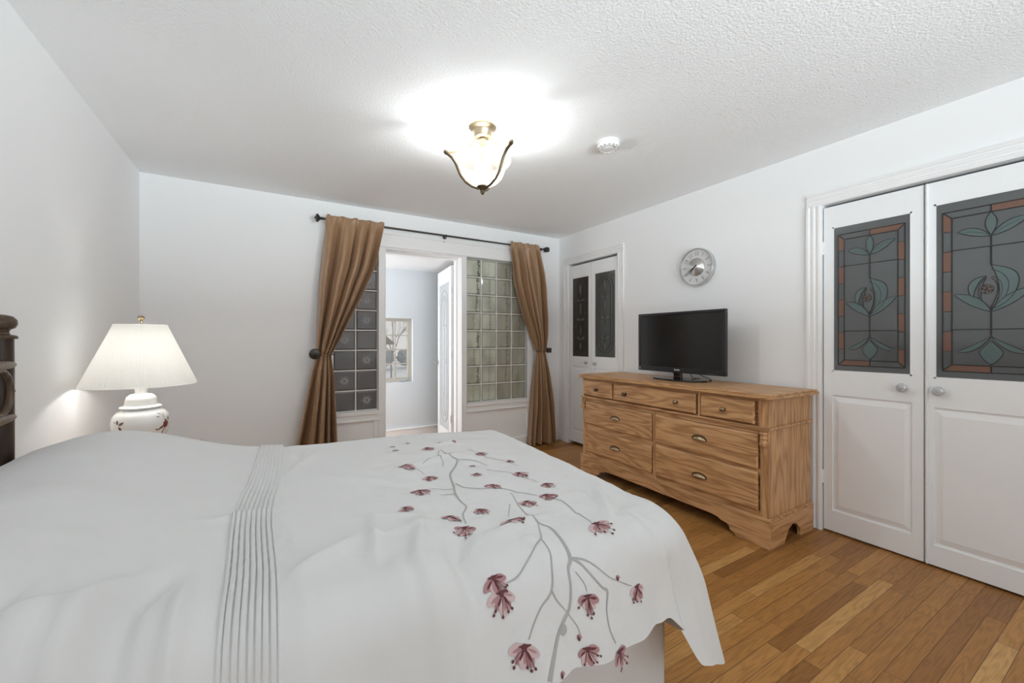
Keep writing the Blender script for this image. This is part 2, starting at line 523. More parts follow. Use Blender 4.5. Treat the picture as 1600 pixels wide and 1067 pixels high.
for x in (-.2, 1.075, 2.35): w.box(x, x + .05, YB - .07, YB - .02, .80, 2.10)
w.box(-.15, 2.35, YB - .065, YB - .02, .80, .85); w.box(-.15, 2.35, YB - .065, YB - .02, 2.05, 2.10)
st('window_4', w, M['trim'], 'added white window frame behind the viewer, unseen, to admit light', 'window')  # unseen window, put in so light can enter from behind

# sunroom beyond the doorway
SX0, SX1, SY0, SY1, SZ = -.30, 3.0, YF + .2, 5.07, 2.095
st('floor_sunroom', MB().box(SX0 - .12, SX1 + .12, SY0, SY1 + .12, -.12, 0), M['floor'], 'floor of the small sunroom beyond the doorway', 'floor')
st('ceiling_sunroom', MB().box(SX0 - .12, SX1 + .12, SY0, SY1 + .12, SZ, SZ + .1), M['trim'], 'low white ceiling of the sunroom', 'ceiling')
WX0, WX1, WZ0, WZ1 = .84, 1.563, .681, 1.479
w = MB()
w.box(SX0, WX0, SY1, SY1 + .12, 0, SZ); w.box(WX1, SX1, SY1, SY1 + .12, 0, SZ)
w.box(WX0, WX1, SY1, SY1 + .12, 0, WZ0); w.box(WX0, WX1, SY1, SY1 + .12, WZ1, SZ)
st('wall_sunroom', w, M['sun'], 'pale blue sunroom wall seen through the doorway', 'wall')
st('wall_sunroom_right', MB().box(SX1, SX1 + .12, SY0, SY1 + .12, 0, SZ), M['sun'], 'right end wall of the pale blue sunroom', 'wall')
w = MB()
w.box(SX0 - .12, SX0, SY0, 4.25, 0, SZ); w.box(SX0 - .12, SX0, 5.05, SY1 + .12, 0, SZ); w.box(SX0 - .12, SX0, 4.25, 5.05, 0, .4); w.box(SX0 - .12, SX0, 4.25, 5.05, 1.9, SZ)  # unseen side opening, put in to go with the sunroom's fill lamp
st('wall_sunroom_left', w, M['sun'], 'left end wall of the sunroom with a side opening added for light', 'wall')
st('baseboard_sunroom', MB().box(SX0, SX1, SY1 - .016, SY1, 0, .085).box(SX0, SX1, SY1 - .022, SY1, .085, .1), M['trim'], 'white baseboard along the pale blue sunroom wall', 'baseboard')

# window of the sunroom: beige sash with muntins, panes and a crank
t = thing('window_3', 'beige framed sunroom window looking on snow', 'window', ((WX0 + WX1) / 2, SY1, WZ0), kind='structure')
w = MB(); ya, yb = SY1 + .045, SY1 + .10
w.box(WX0, WX1, ya, yb, WZ0, WZ0 + .05); w.box(WX0, WX1, ya, yb, WZ1 - .035, WZ1); w.box(WX0, WX0 + .05, ya, yb, WZ0 + .05, WZ1 - .035); w.box(WX1 - .05, WX1, ya, yb, WZ0 + .05, WZ1 - .035)
obj('window_frame', w, M['beige'], t)
w = MB(); gx = [WX0 + .05 + i * (WX1 - WX0 - .1) / 4 for i in range(5)]; gz = [WZ0 + .05 + i * (WZ1 - WZ0 - .085) / 4 for i in range(5)]
for x in gx[1:4]: w.box(x - .008, x + .008, ya + .02, ya + .04, WZ0 + .05, WZ1 - .035)
for z in gz[1:4]:
    for i in range(4): w.box(gx[i] + (.008 if i else 0), gx[i + 1] - (.008 if i < 3 else 0), ya + .022, ya + .038, z - .007, z + .007)
obj('muntin_grid', w, M['beige'], t)
w = MB(); w.box(1.40, 1.50, ya - .02, ya, WZ0 + .008, WZ0 + .026); w.tube([(1.48, ya - .02, WZ0 + .02), (1.50, ya - .03, WZ0 + .04), (1.50, ya - .035, WZ0 + .055)], .006)
obj('crank_handle', w, M['palelead'], t)

# ------------------------------------------------------------------ outdoors, seen through that window
P = []
for i in range(21):
    row = []
    for j in range(25):
        x = -3 + 10 * i / 20; y = 5.5 + 14 * j / 24
        z = -.55 + .62 * (1 / (1 + math.exp(-(y - 7.6) * 2.2))) + .38 * (1 / (1 + math.exp(-(y - 10.5) * 1.4))) + .03 * sin(x * 1.7 + y)
        row.append((x, y, z))
    P.append(row)
st('ground_snow', MB().grid(P), M['snow'], 'snow covered garden ground beyond the sunroom window', 'ground')
t = thing('shed', 'weathered garden shed with snowy roof beyond the window', 'shed', (2.6, 15.2, .4))
obj('shed_wall', MB().box(1.6, 3.45, 14.2, 16.2, .3, 1.05), M['shed'], t)
obj('shed_roof', MB().prism([(1.3, 1.05), (3.75, 1.05), (3.2, 1.50), (1.9, 1.50)], 14.0, 16.4, lambda u, v, h: (u, h, v)), M['bark'], t)
for k, (x, y, r) in enumerate(((2.05, 11.4, .20), (2.75, 11.6, .22), (3.45, 11.9, .20))):
    b = bmesh.new(); bmesh.ops.create_icosphere(b, subdivisions=3, radius=1)
    rr = random.Random(k); w = MB()
    vs = [(x + v.co.x * r * (1 + .5 * rr.random()), y + v.co.y * r * (1 + .5 * rr.random()), .50 + r + v.co.z * r * (1.0 + .35 * rr.random())) for v in b.verts]
    w.add(vs, [tuple(v.index for v in f.verts) for f in b.faces]); b.free()
    tag(obj('shrub', w, M['shrub']), ['frosted dark shrub at the left of the window view', 'frosted dark shrub in the middle of the window view', 'frosted dark shrub at the right of the window view'][k], 'shrub', 'shrubs in the snowy garden')


def bare_tree(x, y, z, h, seed, label):
    rr = random.Random(seed); w = MB()

    def grow(p, d, l, r, n):
        q = p + d * l
        mid = p + d * l * .5 + Vector((rr.uniform(-1, 1), rr.uniform(-1, 1), 0)) * l * .06
        w.tube([p, mid, q], [r, r * .85, r * .65], n=5)
        if n == 0: return
        for _ in range(3 if n > 1 else 4):
            e = (d + Vector((rr.uniform(-1, 1), rr.uniform(-1, 1), rr.uniform(-.25, .7))) * .75).normalized()
            grow(p + d * l * rr.uniform(.55, 1), e, l * rr.uniform(.55, .8), r * .55, n - 1)

    grow(Vector((x, y, z)), Vector((.05, 0, 1)), h * .30, .020, 5)
    return tag(obj('bare_tree', w, M['bark']), label, 'tree', 'bare winter trees')


bare_tree(2.45, 9.6, .25, 2.6, 3, 'bare winter tree near the right of the sunroom window view')
bare_tree(1.9, 12.6, .5, 2.8, 8, 'bare winter tree farther off at the left of the window view')

# ------------------------------------------------------------------ glass block panels, sills, trim of the far wall
Y0 = YF + .035


def block_mesh(s, sz, star):
    w = MB(); a, c = s / 2, sz / 2
    w.box(-a, a, 0, .07, -c, c)
    f = lambda u, v, h: (u, -h, v)
    w.raised(f, -a, a, -c, c, 0, .006, .012)
    if star:
        for k in range(24):
            an = 2 * PI * k / 24; L = (.064, .040, .052, .036)[k % 4]
            d = Vector((cos(an), 0, sin(an))); n = Vector((-sin(an), 0, cos(an)))
            b = Vector((0, -.0062, 0)); mpt = d * L * .55 + b
            w.add([d * .006 + b, mpt + n * .0022, d * L + b, mpt - n * .0022, mpt + Vector((0, -.004, 0))],
                  [(0, 1, 4), (1, 2, 4), (2, 3, 4), (3, 0, 4)], 1)
    return w


def glass_panel(name, label, x0, x1, z0, z1, nc, nr, mat, stars):
    t = thing(name, label, 'glass block panel', ((x0 + x1) / 2, Y0, z0), kind='structure')
    px, pz = (x1 - x0) / nc, (z1 - z0) / nr
    g = .010
    w = MB()
    for i in range(nc + 1):
        x = x0 + i * px; w.box(max(x0, x - g / 2), min(x1, x + g / 2), Y0 - .003, Y0 + .06, z0, z1)
    for j in range(nr + 1):
        z = z0 + j * pz
        for i in range(nc): w.box(x0 + i * px + g / 2, x0 + (i + 1) * px - g / 2, Y0 - .003, Y0 + .06, max(z0, z - g / 2), min(z1, z + g / 2))
    obj('mortar_grid', w, M['mortar'], t)
    proto = {}
    for i in range(nc):
        for j in range(nr):
            sflag = (i, j) in stars
            c = (x0 + (i + .5) * px, Y0, z0 + (j + .5) * pz)
            if sflag not in proto:
                w = block_mesh(px - g, pz - g, sflag)
                w.v = [(a + c[0], b + c[1], d + c[2]) for a, b, d in w.v]
                o = obj('glass_block', w, [mat, M['star']], t, angle=25)
                me = o.data
                off = Vector(c) - Vector(ORI[t.name])
                for v in me.vertices: v.co -= off
                o.location = off
                proto[sflag] = o
            else:
                o = proto[sflag].copy(); COL.objects.link(o); o.parent = t
                o.location = Vector(c) - Vector(ORI[t.name])
    return t


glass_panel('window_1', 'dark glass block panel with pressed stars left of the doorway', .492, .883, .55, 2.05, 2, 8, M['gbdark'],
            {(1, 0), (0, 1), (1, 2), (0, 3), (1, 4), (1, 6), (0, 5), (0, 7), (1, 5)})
glass_panel('window_2', 'greenish glass block panel right of the doorway', 1.795, 2.56, .535, 2.085, 4, 8, M['gblight'], set())

w = MB()   # fascia over the whole opening
w.box(.42, 2.645, YF - .022, YF, HT, 2.245); w.box(.42, 2.645, YF - .030, YF - .022, HT + .004, HT + .022); w.box(.42, 2.645, YF - .034, YF - .022, 2.215, 2.245)
st('trim_1', w, M['trim'], 'white fascia board under the curtain rod', 'trim', bev=.003)
w = MB()   # left post casing, sill, wainscot frame
w.box(.884, DL, YF - .018, YF, 0, HT); w.box(.884, .895, YF - .024, YF - .018, .55, HT)
w.box(.432, .49, YF - .018, YF, 0, HT)
w.box(.49, .884, YF - .030, YF + .033, .515, .55); w.box(.49, .884, YF - .018, YF, .455, .515); w.box(.49, .884, YF - .024, YF - .018, .455, .468)
w.box(.84, .884, YF - .012, YF, .10, .455)
w.box(.49, .492, YF + .005, YF + .033, .55, HT); w.box(.883, .8845, YF + .005, YF + .033, .55, HT); w.box(.492, .883, YF, YF + .033, 2.05, HT)
st('trim_2', w, M['trim'], 'white casing and sill around the dark glass blocks', 'trim', bev=.002)
w = MB()
w.box(DR, 1.793, YF - .018, YF, .0, HT); w.box(1.793, 2.56, YF - .030, YF + .033, .500, .535)
w.box(1.793, 2.56, YF - .018, YF, .445, .500); w.box(1.793, 2.56, YF - .026, YF - .018, .440, .455)
w.box(2.56, 2.635, YF - .018, YF, 0, HT); w.box(1.793, 1.845, YF - .012, YF, .1, .440)
st('trim_3', w, M['trim'], 'white casing and sill around the greenish glass blocks', 'trim', bev=.002)
w = MB()   # jamb lining of the doorway with stop
w.box(DR - .012, DR, YF - .018, YF + .2, 0, HT - .012); w.box(DL, DL + .012, YF - .018, YF + .2, 0, HT - .012); w.box(DL, DR, YF - .018, YF + .2, HT - .012, HT)
w.box(DR - .025, DR - .012, YF + .10, YF + .15, 0, HT - .012); w.box(DL + .012, DR - .025, YF + .10, YF + .15, HT - .026, HT - .012)
st('trim_4', w, M['trim'], 'white jamb lining the doorway to the sunroom', 'trim', bev=.002)


def base(name, boxes, label):
    st(name, boxes, M['trim'], label, 'baseboard', bev=.003)


base('baseboard_far', MB().box(1.846, 2.559, YF - .016, YF, 0, .10).box(2.636, XR - .017, YF - .016, YF, 0, .10).box(XL, .431, YF - .016, YF, 0, .10), 'white baseboard at the foot of the far wall')
base('baseboard_left', MB().box(XL, XL + .016, YB, YF - .017, 0, .10), 'white baseboard at the foot of the left wall')
base('baseboard_right', MB().box(XR - .016, XR, 1.296, 2.885, 0, .10).box(XR - .016, XR, 3.85, YF - .018, 0, .10), 'white baseboard behind the oak dresser')


def casing(name, label, y0, y1, top, cw, zt):
    """fluted casing: y0<y1 opening"""
    prof = [(0, 0), (0, .014), (.010, .018), (.020, .018), (.026, .011), (.034, .011), (.040, .018), (.050, .018), (.056, .011), (.064, .011), (.070, .020), (cw, .020), (cw, 0)]
    w = MB()
    w.prism(prof, 0, top, lambda u, v, h: (XR - v, y1 + u, h))
    w.prism(prof, 0, top, lambda u, v, h: (XR - v, y0 - u, h))
    w.prism(prof, y0 - cw, y1 + cw, lambda u, v, h: (XR - v, h, top + u))
    st(name, w, M['trim'], label, 'trim', angle=20)


casing('trim_5', 'fluted white casing around the near closet', NC0, NC1, NCT, .082, 0)
casing('trim_6', 'fluted white casing around the far corner closet', FC0, FC1, FCT, .082, 0)


# ------------------------------------------------------------------ doors
def bz(p, n=10):
    out = []
    if len(p) == 3:
        for i in range(n + 1):
            t_ = i / n; out.append(tuple((1 - t_) ** 2 * p[0][k] + 2 * t_ * (1 - t_) * p[1][k] + t_ * t_ * p[2][k] for k in (0, 1)))
    else:
        for i in range(n + 1):
            t_ = i / n; a = 1 - t_
            out.append(tuple(a ** 3 * p[0][k] + 3 * a * a * t_ * p[1][k] + 3 * a * t_ * t_ * p[2][k] + t_ ** 3 * p[3][k] for k in (0, 1)))
    return out


def tulip_glass(root, f, u0, u1, v0, v1, swap, panemat):
    """leaded pane: f(u,v,h), u across, v up, in the pane rectangle"""
    g = lambda a, b, h: f(u0 + a * (u1 - u0), v1 - b * (v1 - v0), h)      # a across 0..1, b down 0..1
    pane = obj('glass_pane', MB().prism([(u0 - .004, v0 - .004), (u1 + .004, v0 - .004), (u1 + .004, v1 + .004), (u0 - .004, v1 + .004)], -.010, -.004, f), panemat, root)
    H0, H1 = -.0042, -.0022
    ul, ul2, ur2, ur, tt, tt2, bb2, bb = .062, .150, .855, .938, .052, .090, .925, .962
    rust, teal, lead, seed, brown = MB(), MB(), MB(), MB(), MB()
    lay = [0.0]
    L = lambda pts, r=.0026: lead.tube([g(a, b, -.0025) for a, b in pts], r, n=6)
    n = 8
    for i in range(n):
        b0 = tt + (bb - tt) * i / n; b1 = tt + (bb - tt) * (i + 1) / n
        bi0 = max(b0, tt2) if i else tt2; bi1 = min(b1, bb2) if i < n - 1 else bb2
        if i % 2 == 0: rust.prism([(ul, b0), (ul2, bi0), (ul2, bi1), (ul, b1)], H0, H1, g)
        else: rust.prism([(ur2, bi0), (ur, b0), (ur, b1), (ur2, bi1)], H0, H1, g)
        if i:
            L([(ul, b0), (ul2, b0)], .0018); L([(ur2, b0), (ur, b0)], .0018)
    rust.prism([(.5, tt), (ur, tt), (ur2, tt2), (.5, tt2)], H0, H1, g)
    rust.prism([(ul, bb), (ul2, bb2), (.5, bb2), (.5, bb)], H0, H1, g)
    for a in (ul, ur): L([(a, tt), (a, bb)])
    for a in (ul2, ur2): L([(a, tt2), (a, bb2)])
    for b in (tt, bb): L([(ul, b), (ur, b)])
    for b in (tt2, bb2): L([(ul2, b), (ur2, b)])
    for a, b, c, d in ((ul, tt, ul2, tt2), (ur, tt, ur2, tt2), (ul, bb, ul2, bb2), (ur, bb, ur2, bb2)): L([(a, b), (c, d)])
    L([(.5, tt), (.5, tt2)]); L([(.5, bb2), (.5, bb)])
    for b in (.275, .725): L([(ul2, b), (.5, b)], .0022); L([(.5, b), (ur2, b)], .0022)

    def leaf(p0, c1, tip, c2, vein=True):
        q = bz((p0, c1, tip), 10) + bz((tip, c2, p0), 10)[1:-1]
        lay[0] += .00012; teal.prism(q, H0, H1 + lay[0], g); L(q + [q[0]], .0020)
        if vein: L(bz((p0, ((c1[0] + c2[0]) / 2, (c1[1] + c2[1]) / 2), (p0[0] + (tip[0] - p0[0]) * .75, p0[1] + (tip[1] - p0[1]) * .8)), 6), .0013)

    def shape(q):
        lay[0] += .00012; teal.prism(q, H0, H1 + lay[0], g); L(q + [q[0]], .0020)

    # top spray
    shape(bz(((.5, .092), (.40, .145), (.5, .215)), 8) + bz(((.5, .215), (.60, .145), (.5, .092)), 8)[1:-1])
    leaf((.5, .218), (.36, .135), (.20, .175), (.38, .225)); leaf((.5, .218), (.62, .125), (.82, .14), (.66, .215))
    L([(.5, .218), (.5, .38)], .003)
    # tulip
    shape(bz(((.5, .375), (.60, .40), (.80, .40), (.70, .53)), 12) + bz(((.70, .53), (.62, .60), (.5, .615)), 8)[1:] + bz(((.5, .615), (.64, .54), (.5, .375)), 8)[1:-1])
    L(bz(((.5, .40), (.66, .43), (.68, .50), (.60, .565)), 10), .0016)
    L(bz(((.5, .44), (.60, .45), (.62, .51), (.56, .57)), 10), .0014)
    shape(bz(((.46, .435), (.30, .44), (.26, .50), (.345, .555)), 12) + bz(((.345, .555), (.36, .47), (.46, .435)), 8)[1:-1])
    shape(bz(((.46, .445), (.37, .48), (.385, .545), (.42, .575)), 8) + bz(((.42, .575), (.39, .50), (.46, .445)), 6)[1:-1])
    L(bz(((.5, .45), (.58, .47), (.57, .54), (.5, .60)), 8), .0015)
    cx, cy, r = .462, .507, .06
    asp = (u1 - u0) / (v1 - v0)
    L([(cx + r * cos(k * PI / 8), cy + r * asp * sin(k * PI / 8)) for k in range(17)], .0014)
    brown.prism([(cx + r * cos(k * PI / 8), cy + r * asp * sin(k * PI / 8)) for k in range(16)], H0, H1 + .0008, g)
    for k in range(9):
        an = k * 2.4; q = .018 * math.sqrt(k); c = (cx + q * cos(an), cy + q * asp * sin(an))
        seed.prism([(c[0] + .0115 * cos(j * PI / 4), c[1] + .0115 * asp * sin(j * PI / 4)) for j in range(8)], H0, H1 + .0015, g)
    leaf((.5, .63), (.30, .60), (.17, .525), (.42, .525)); leaf((.5, .63), (.72, .595), (.84, .505), (.60, .525))
    L([(.5, .60), (.5, .76)], .003)
    # foot spray
    leaf((.5, .765), (.40, .80), (.20, .85), (.36, .87)); leaf((.5, .765), (.60, .80), (.80, .85), (.64, .87))
    shape([(.5, .79)] + bz(((.5, .79), (.58, .83), (.60, .85)), 5)[1:] + bz(((.60, .85), (.59, .885), (.5, .915)), 6)[1:] + bz(((.5, .915), (.41, .885), (.40, .85)), 6)[1:] + bz(((.40, .85), (.42, .83), (.5, .79)), 5)[1:-1])
    L([(.5, .915), (.5, bb2)], .003)
    for a, b in ((ul2, .275), (.5, .275), (ur2, .275), (ul2, .725), (.5, .725), (ur2, .725), (.5, tt2), (.5, bb2)):
        c = g(a, b, -.002); lead.lathe([(.001, .003), (.006, .0015), (.0065, -.002)], c, 10, '-x')
    obj('rust_glass', rust, M['rust'], pane); obj('teal_glass', teal, M['teal'], pane); obj('lead_came', lead, M['came'], pane); obj('seed_jewel', seed, M['black'], pane); obj('brown_glass', brown, M['brownp'], pane)


def arch_glass(root, f, u0, u1, v0, v1, panemat, pale=False):
    g = lambda a, b, h: f(u0 + a * (u1 - u0), v1 - b * (v1 - v0), h)
    pane = obj('glass_pane', MB().prism([(u0 - .004, v0 - .004), (u1 + .004, v0 - .004), (u1 + .004, v1 + .004), (u0 - .004, v1 + .004)], -.010, -.004, f), panemat, root)
    lead, bev = MB(), MB()
    asp = (u1 - u0) / (v1 - v0)

    def L(pts, r=.0022): lead.tube([g(a, b, -.0025) for a, b in pts], r, n=6)

    def arch(m, top, bot):
        R = .5 - m
        q = [(.5 - R * cos(PI * k / 12), top + R * asp * (1 - sin(PI * k / 12)) * 1.2) for k in range(13)]
        q2 = [(.5 + R * cos(PI * k / 12), bot - R * asp * (1 - sin(PI * k / 12)) * 1.2) for k in range(13)]
        L(q + q2 + [q[0]], .0028); return q, q2

    arch(.10, .045, .955); arch(.24, .085, .915)
    for a in (.10, .24, .76, .90):
        for b in (.33, .52, .66, .80): pass
    for b in (.30, .45, .62, .74): L([(.10, b), (.24, b)]); L([(.76, b), (.90, b)])

    def lf(p0, c1, tip, c2):
        q = bz((p0, c1, tip), 8) + bz((tip, c2, p0), 8)[1:-1]
        bev.prism(q, -.0042, -.0024, g); L(q + [q[0]], .0018)

    lf((.5, .075), (.35, .12), (.5, .24), (.62, .13))
    lf((.5, .30), (.38, .26), (.26, .29), (.36, .30)); lf((.5, .30), (.62, .26), (.76, .29), (.64, .30))
    lf((.5, .30), (.40, .38), (.5, .50), (.60, .38))
    lf((.5, .54), (.36, .49), (.26, .53), (.38, .56)); lf((.5, .54), (.62, .49), (.76, .53), (.62, .56))
    lf((.5, .60), (.44, .66), (.5, .76), (.60, .66))
    lf((.5, .79), (.36, .73), (.25, .76), (.38, .80)); lf((.5, .79), (.62, .73), (.76, .76), (.62, .80))
    lf((.5, .82), (.38, .86), (.5, .92), (.62, .86))
    L(bz(((.5, .24), (.56, .27), (.5, .30)), 6)); L([(.5, .50), (.5, .60)]); L([(.5, .76), (.5, .82)])
    obj('bevelled_glass', bev, M['palepane'] if pale else M['bevel'], pane); obj('lead_came', lead, M['palelead'] if pale else M['came'], pane)


def door_leaf(name, label, f, wd, z0, z1, pane, panel, knob, kname, glass, mat=None, loc=None, axis='-x', frame_mould=True):
    """f(u,v,h): u from the hinge side, v height, h out of the face"""
    mat = mat or M['door']
    p = f(wd / 2, z0, 0)
    t = thing(name, label, 'door', loc or p, kind='structure')
    pu0, pu1, pv0, pv1 = pane
    w = MB()
    R = lambda a, b, c, d, h0=-.035, h1=0: w.prism([(a, c), (b, c), (b, d), (a, d)], h0, h1, f)
    R(0, pu0, z0, z1); R(pu1, wd, z0, z1); R(pu0, pu1, pv1, z1)
    if panel:
        qu0, qu1, qv0, qv1 = panel
        R(pu0, pu1, qv1, pv0); R(pu0, pu1, z0, qv0)
        if qu0 > pu0: R(pu0, qu0, qv0, qv1)
        if qu1 < pu1: R(qu1, pu1, qv0, qv1)
    else:
        R(pu0, pu1, z0, pv0)
    # thin glazing bead
    for a, b, c, d in ((pu0, pu0 + .008, pv0, pv1), (pu1 - .008, pu1, pv0, pv1), (pu0, pu1, pv0, pv0 + .008), (pu0, pu1, pv1 - .008, pv1)):
        R(a, b, c, d, -.004, .0005)
    obj('leaf_frame', w, mat, t, angle=30)
    if panel:
        pn = MB(); pn.prism([(qu0, qv0), (qu1, qv0), (qu1, qv1), (qu0, qv1)], -.028, -.009, f)
        pn.raised(f, qu0 + .012, qu1 - .012, qv0 + .012, qv1 - .012, -.009, -.001, .030)
        obj('raised_panel', pn, mat, t, angle=12)
    glass(t, f, pu0 + .008, pu1 - .008, pv0 + .008, pv1 - .008)
    return t


def glass_knob(t, c):
    k = MB().lathe([(.016, -.001), (.017, .004), (.009, .006), (.008, .016)], c, 20, '-x')
    o = obj('knob', k, M['chrome'], t)
    kk = MB().lathe([(.010, .016), (.017, .019), (.0245, .026), (.026, .033), (.022, .041), (.014, .045), (0, .046)], c, 10, '-x')
    obj('glass_ball', kk, M['glassk'], o, angle=15)
    r = MB().lathe([(.006, .0450), (.006, .0475), (0, .0485)], c, 16, '-x')
    obj('rosette', r, M['chrome'], o)


def steel_knob(t, c):
    k = MB().lathe([(.013, -.001), (.014, .003), (.006, .005), (.006, .014), (.014, .018), (.0165, .024), (.012, .030), (0, .032)], c, 20, '-x')
    obj('knob', k, M['chrome'], t)


XD = XR + .001
fl = lambda y0: (lambda u, v, h: (XD - h, y0 - u, v))
t = door_leaf('door_3', 'left leaf of the near closet with leaded tulip glass', fl(1.199), .459, .012, 2.046, (.045, .413, 1.012, 1.915), (.036, .423, .14, .865),
              None, None, lambda r, f, a, b, c, d: tulip_glass(r, f, a, b, c, d, False, M['pane']))
glass_knob(t, (XD, .82, .944))
for z in (.30, 1.75): obj('hinge', MB().box(XD - .003, XD - .0005, 1.199, 1.2065, z, z + .085), M['trim'], t)
t = door_leaf('door_4', 'right leaf of the near closet with leaded tulip glass', fl(.735), .465, .012, 2.046, (.035, .432, 1.005, 1.928), (.026, .442, .12, .850),
              None, None, lambda r, f, a, b, c, d: tulip_glass(r, f, a, b, c, d, False, M['pane']))
glass_knob(t, (XD, .677, .941))
w = MB().box(XD - .010, XD - .0002, .722, .729, .012, 2.046)
obj('astragal_bead', w, M['door'], t, bev=.002)

t = door_leaf('door_1', 'left leaf of the corner closet with brown arched glass', fl(3.752), .382, .035, 2.066, (.050, .340, 1.014, 1.926), (.040, .350, .16, .905),
              None, None, lambda r, f, a, b, c, d: arch_glass(r, f, a, b, c, d, M['pane3']))
steel_knob(t, (XD, 3.450, .957))
t = door_leaf('door_2', 'right leaf of the corner closet with grey arched glass', fl(3.366), .382, .035, 2.066, (.043, .357, 1.020, 1.934), (.035, .350, .16, .905),
              None, None, lambda r, f, a, b, c, d: arch_glass(r, f, a, b, c, d, M['pane']))
steel_knob(t, (XD, 3.312, .953))

# sunroom door, swung open into the sunroom
HX, HY = 1.712, 4.168
dv = Vector((.085, .63, 0)).normalized(); nv = Vector((-dv.y, dv.x, 0))
fs = lambda u, v, h: (HX + dv.x * u + nv.x * h, HY + dv.y * u + nv.y * h, v)
t = door_leaf('door_5', 'white glazed door standing open into the sunroom', fs, .645, .055, 2.03, (.085, .565, .17, 1.87), None, None, None,
              lambda r, f, a, b, c, d: arch_glass(r, f, a, b, c, d, M['palepane'], True), mat=M['trim'], loc=(HX, HY, .055))
k = MB(); c = Vector(fs(.605, .935, 0))
k.tube([c, c + nv * .045], .008, 10); k.tube([c + nv * .04, c + nv * .05, c + nv * .068, c + nv * .072], [.012, .024, .024, .012], 14)
k.tube([c, c + nv * .004], .024, 14)
obj('knob', k, M['chrome'], t)
for z in (.3, 1.0, 1.72): obj('hinge', MB().tube([fs(-.004, z, .002), fs(-.004, z + .08, .002)], .006, 8), M['chrome'], t)
tag(obj('door_bumper', MB().lathe([(.008, -.0005), (.009, .006), (.006, .012), (0, .014)], (XR - .018, 1.272, .042), 14, '-x'), M['black']), 'small black rubber bumper low on the closet casing beside the dresser', 'door bumper')

# ------------------------------------------------------------------ oak dresser
DX0, DX1, DY0, DY1 = 2.480, 2.985, 1.255, 2.872
t = dresser = thing('dresser', 'long honey oak dresser with seven drawers under the television', 'dresser', ((DX0 + DX1) / 2, (DY0 + DY1) / 2, 0))
w = MB()
w.box(DX0 + .022, DX1, DY0 + .0005, DY0 + .02, .16, .865)
obj('side_panel', w, M['oak_z'], t)
obj('side_panel', MB().box(DX0 + .022, DX1, DY1 - .02, DY1 - .0005, .16, .865), M['oak_z'], t)
for y0_, y1_, z0_, z1_ in ((DY0, 1.300, .17, .69), (2.832, DY1, .17, .69), (2.052, 2.080, .17, .69), (DY0, 1.31, .69, .865), (2.855, DY1, .69, .865), (1.69, 1.705, .70, .865), (2.482, 2.490, .70, .865)):
    obj('stile', MB().box(DX0, DX0 + .022, y0_, y1_, z0_, z1_), M['oak_z'], t)
w = MB()
w.box(DX0 + .003, DX0 + .022, 1.300, 2.832, .655, .70); w.box(DX0 + .003, DX0 + .022, 1.300, 2.832, .408, .450); w.box(DX0 + .003, DX0 + .022, 1.30, 2.832, .17, .20)
w.box(DX0 + .003, DX0 + .022, 1.31, 2.855, .845, .865); w.box(DX0 + .022, DX0 + .03, DY0 + .02, DY1 - .02, .17, .86)
w.box(DX1 - .01, DX1, DY0 + .02, DY1 - .02, .17, .86)
obj('front_rail', w, M['oak_y'], t)
# top with clipped corners and a moulded edge
w = MB()
cut = .035


def topoly(o):
    x0, x1, y0, y1 = 2.436 - o, DX1 + .005, 1.208 - o, 2.918 + o
    return [(x0, y0 + cut), (x0 + cut, y0), (x1, y0), (x1, y1), (x0 + cut, y1), (x0, y1 - cut)]


w.prism(topoly(-.012), .884, .895, lambda u, v, h: (u, v, h)); w.prism(topoly(0), .868, .884, lambda u, v, h: (u, v, h)); w.prism(topoly(-.02), .860, .868, lambda u, v, h: (u, v, h))
obj('top', w, M['oak_y2'], t, bev=.003)
w = MB()   # waist moulding round three sides
for o, a, b in ((.016, .686, .700), (.008, .676, .686)):
    w.box(DX0 - o, DX0, DY0 - o, DY1 + o, a, b); w.box(DX0, DX1, DY0 - o, DY0, a, b); w.box(DX0, DX1, DY1, DY1 + o, a, b)
obj('waist_moulding', w, M['oak_y'], t, bev=.004)
# plinth with bracket feet
ya, yb = 1.240, 2.887


def front_poly():
    q = [(ya, 0), (ya + .195, 0), (ya + .212, .022), (ya + .235, .030), (ya + .240, .048), (ya + .262, .062), (ya + .295, .066), (ya + .315, .078), (ya + .36, .084)]
    r = [(ya + yb - u, v) for u, v in q][::-1]
    return q + r + [(yb, .160), (ya, .160)]


w = MB()
w.prism(front_poly(), 2.462, DX0 + .004, lambda u, v, h: (h, u, v))
obj('plinth_front', w, M['oak_y2'], t, bev=.002)
xa, xb = DX0 + .004, DX1
side = [(xa, 0), (xa + .15, 0), (xa + .165, .030), (xa + .20, .075), (xa + .245, .095), (xa + .29, .085), (xa + .325, .055), (xa + .335, .045), (xa + .34, 0), (xb, 0), (xb, .160), (xa, .160)]
w = MB()
w.prism(side, ya, ya + .018, lambda u, v, h: (u, h, v)); obj('plinth_side', w, M['oak_x'], t)
obj('plinth_side', MB().prism(side, yb - .018, yb, lambda u, v, h: (u, h, v)), M['oak_x'], t)
w = MB()
for o, a, b in ((.006, .156, .164), (0, .164, .172)):
    w.box(2.462 - o, DX0, ya - o, yb + o, a, b); w.box(DX0, DX1, ya - o, DY0, a, b); w.box(DX0, DX1, DY1, yb + o, a, b)
obj('base_moulding', w, M['oak_y'], t, bev=.003)


def turned(y):
    w = MB().lathe([(0, .672), (.020, .672), (.022, .660), (.016, .654), (.019, .642), (.021, .634), (.013, .628), (.020, .616), (.0225, .602), (.018, .590), (.008, .585), (0, .584)], (DX0 - .008, y, 0), 20)
    obj('turned_corbel', w, M['oak_z'], t)


turned(1.278); turned(2.852)


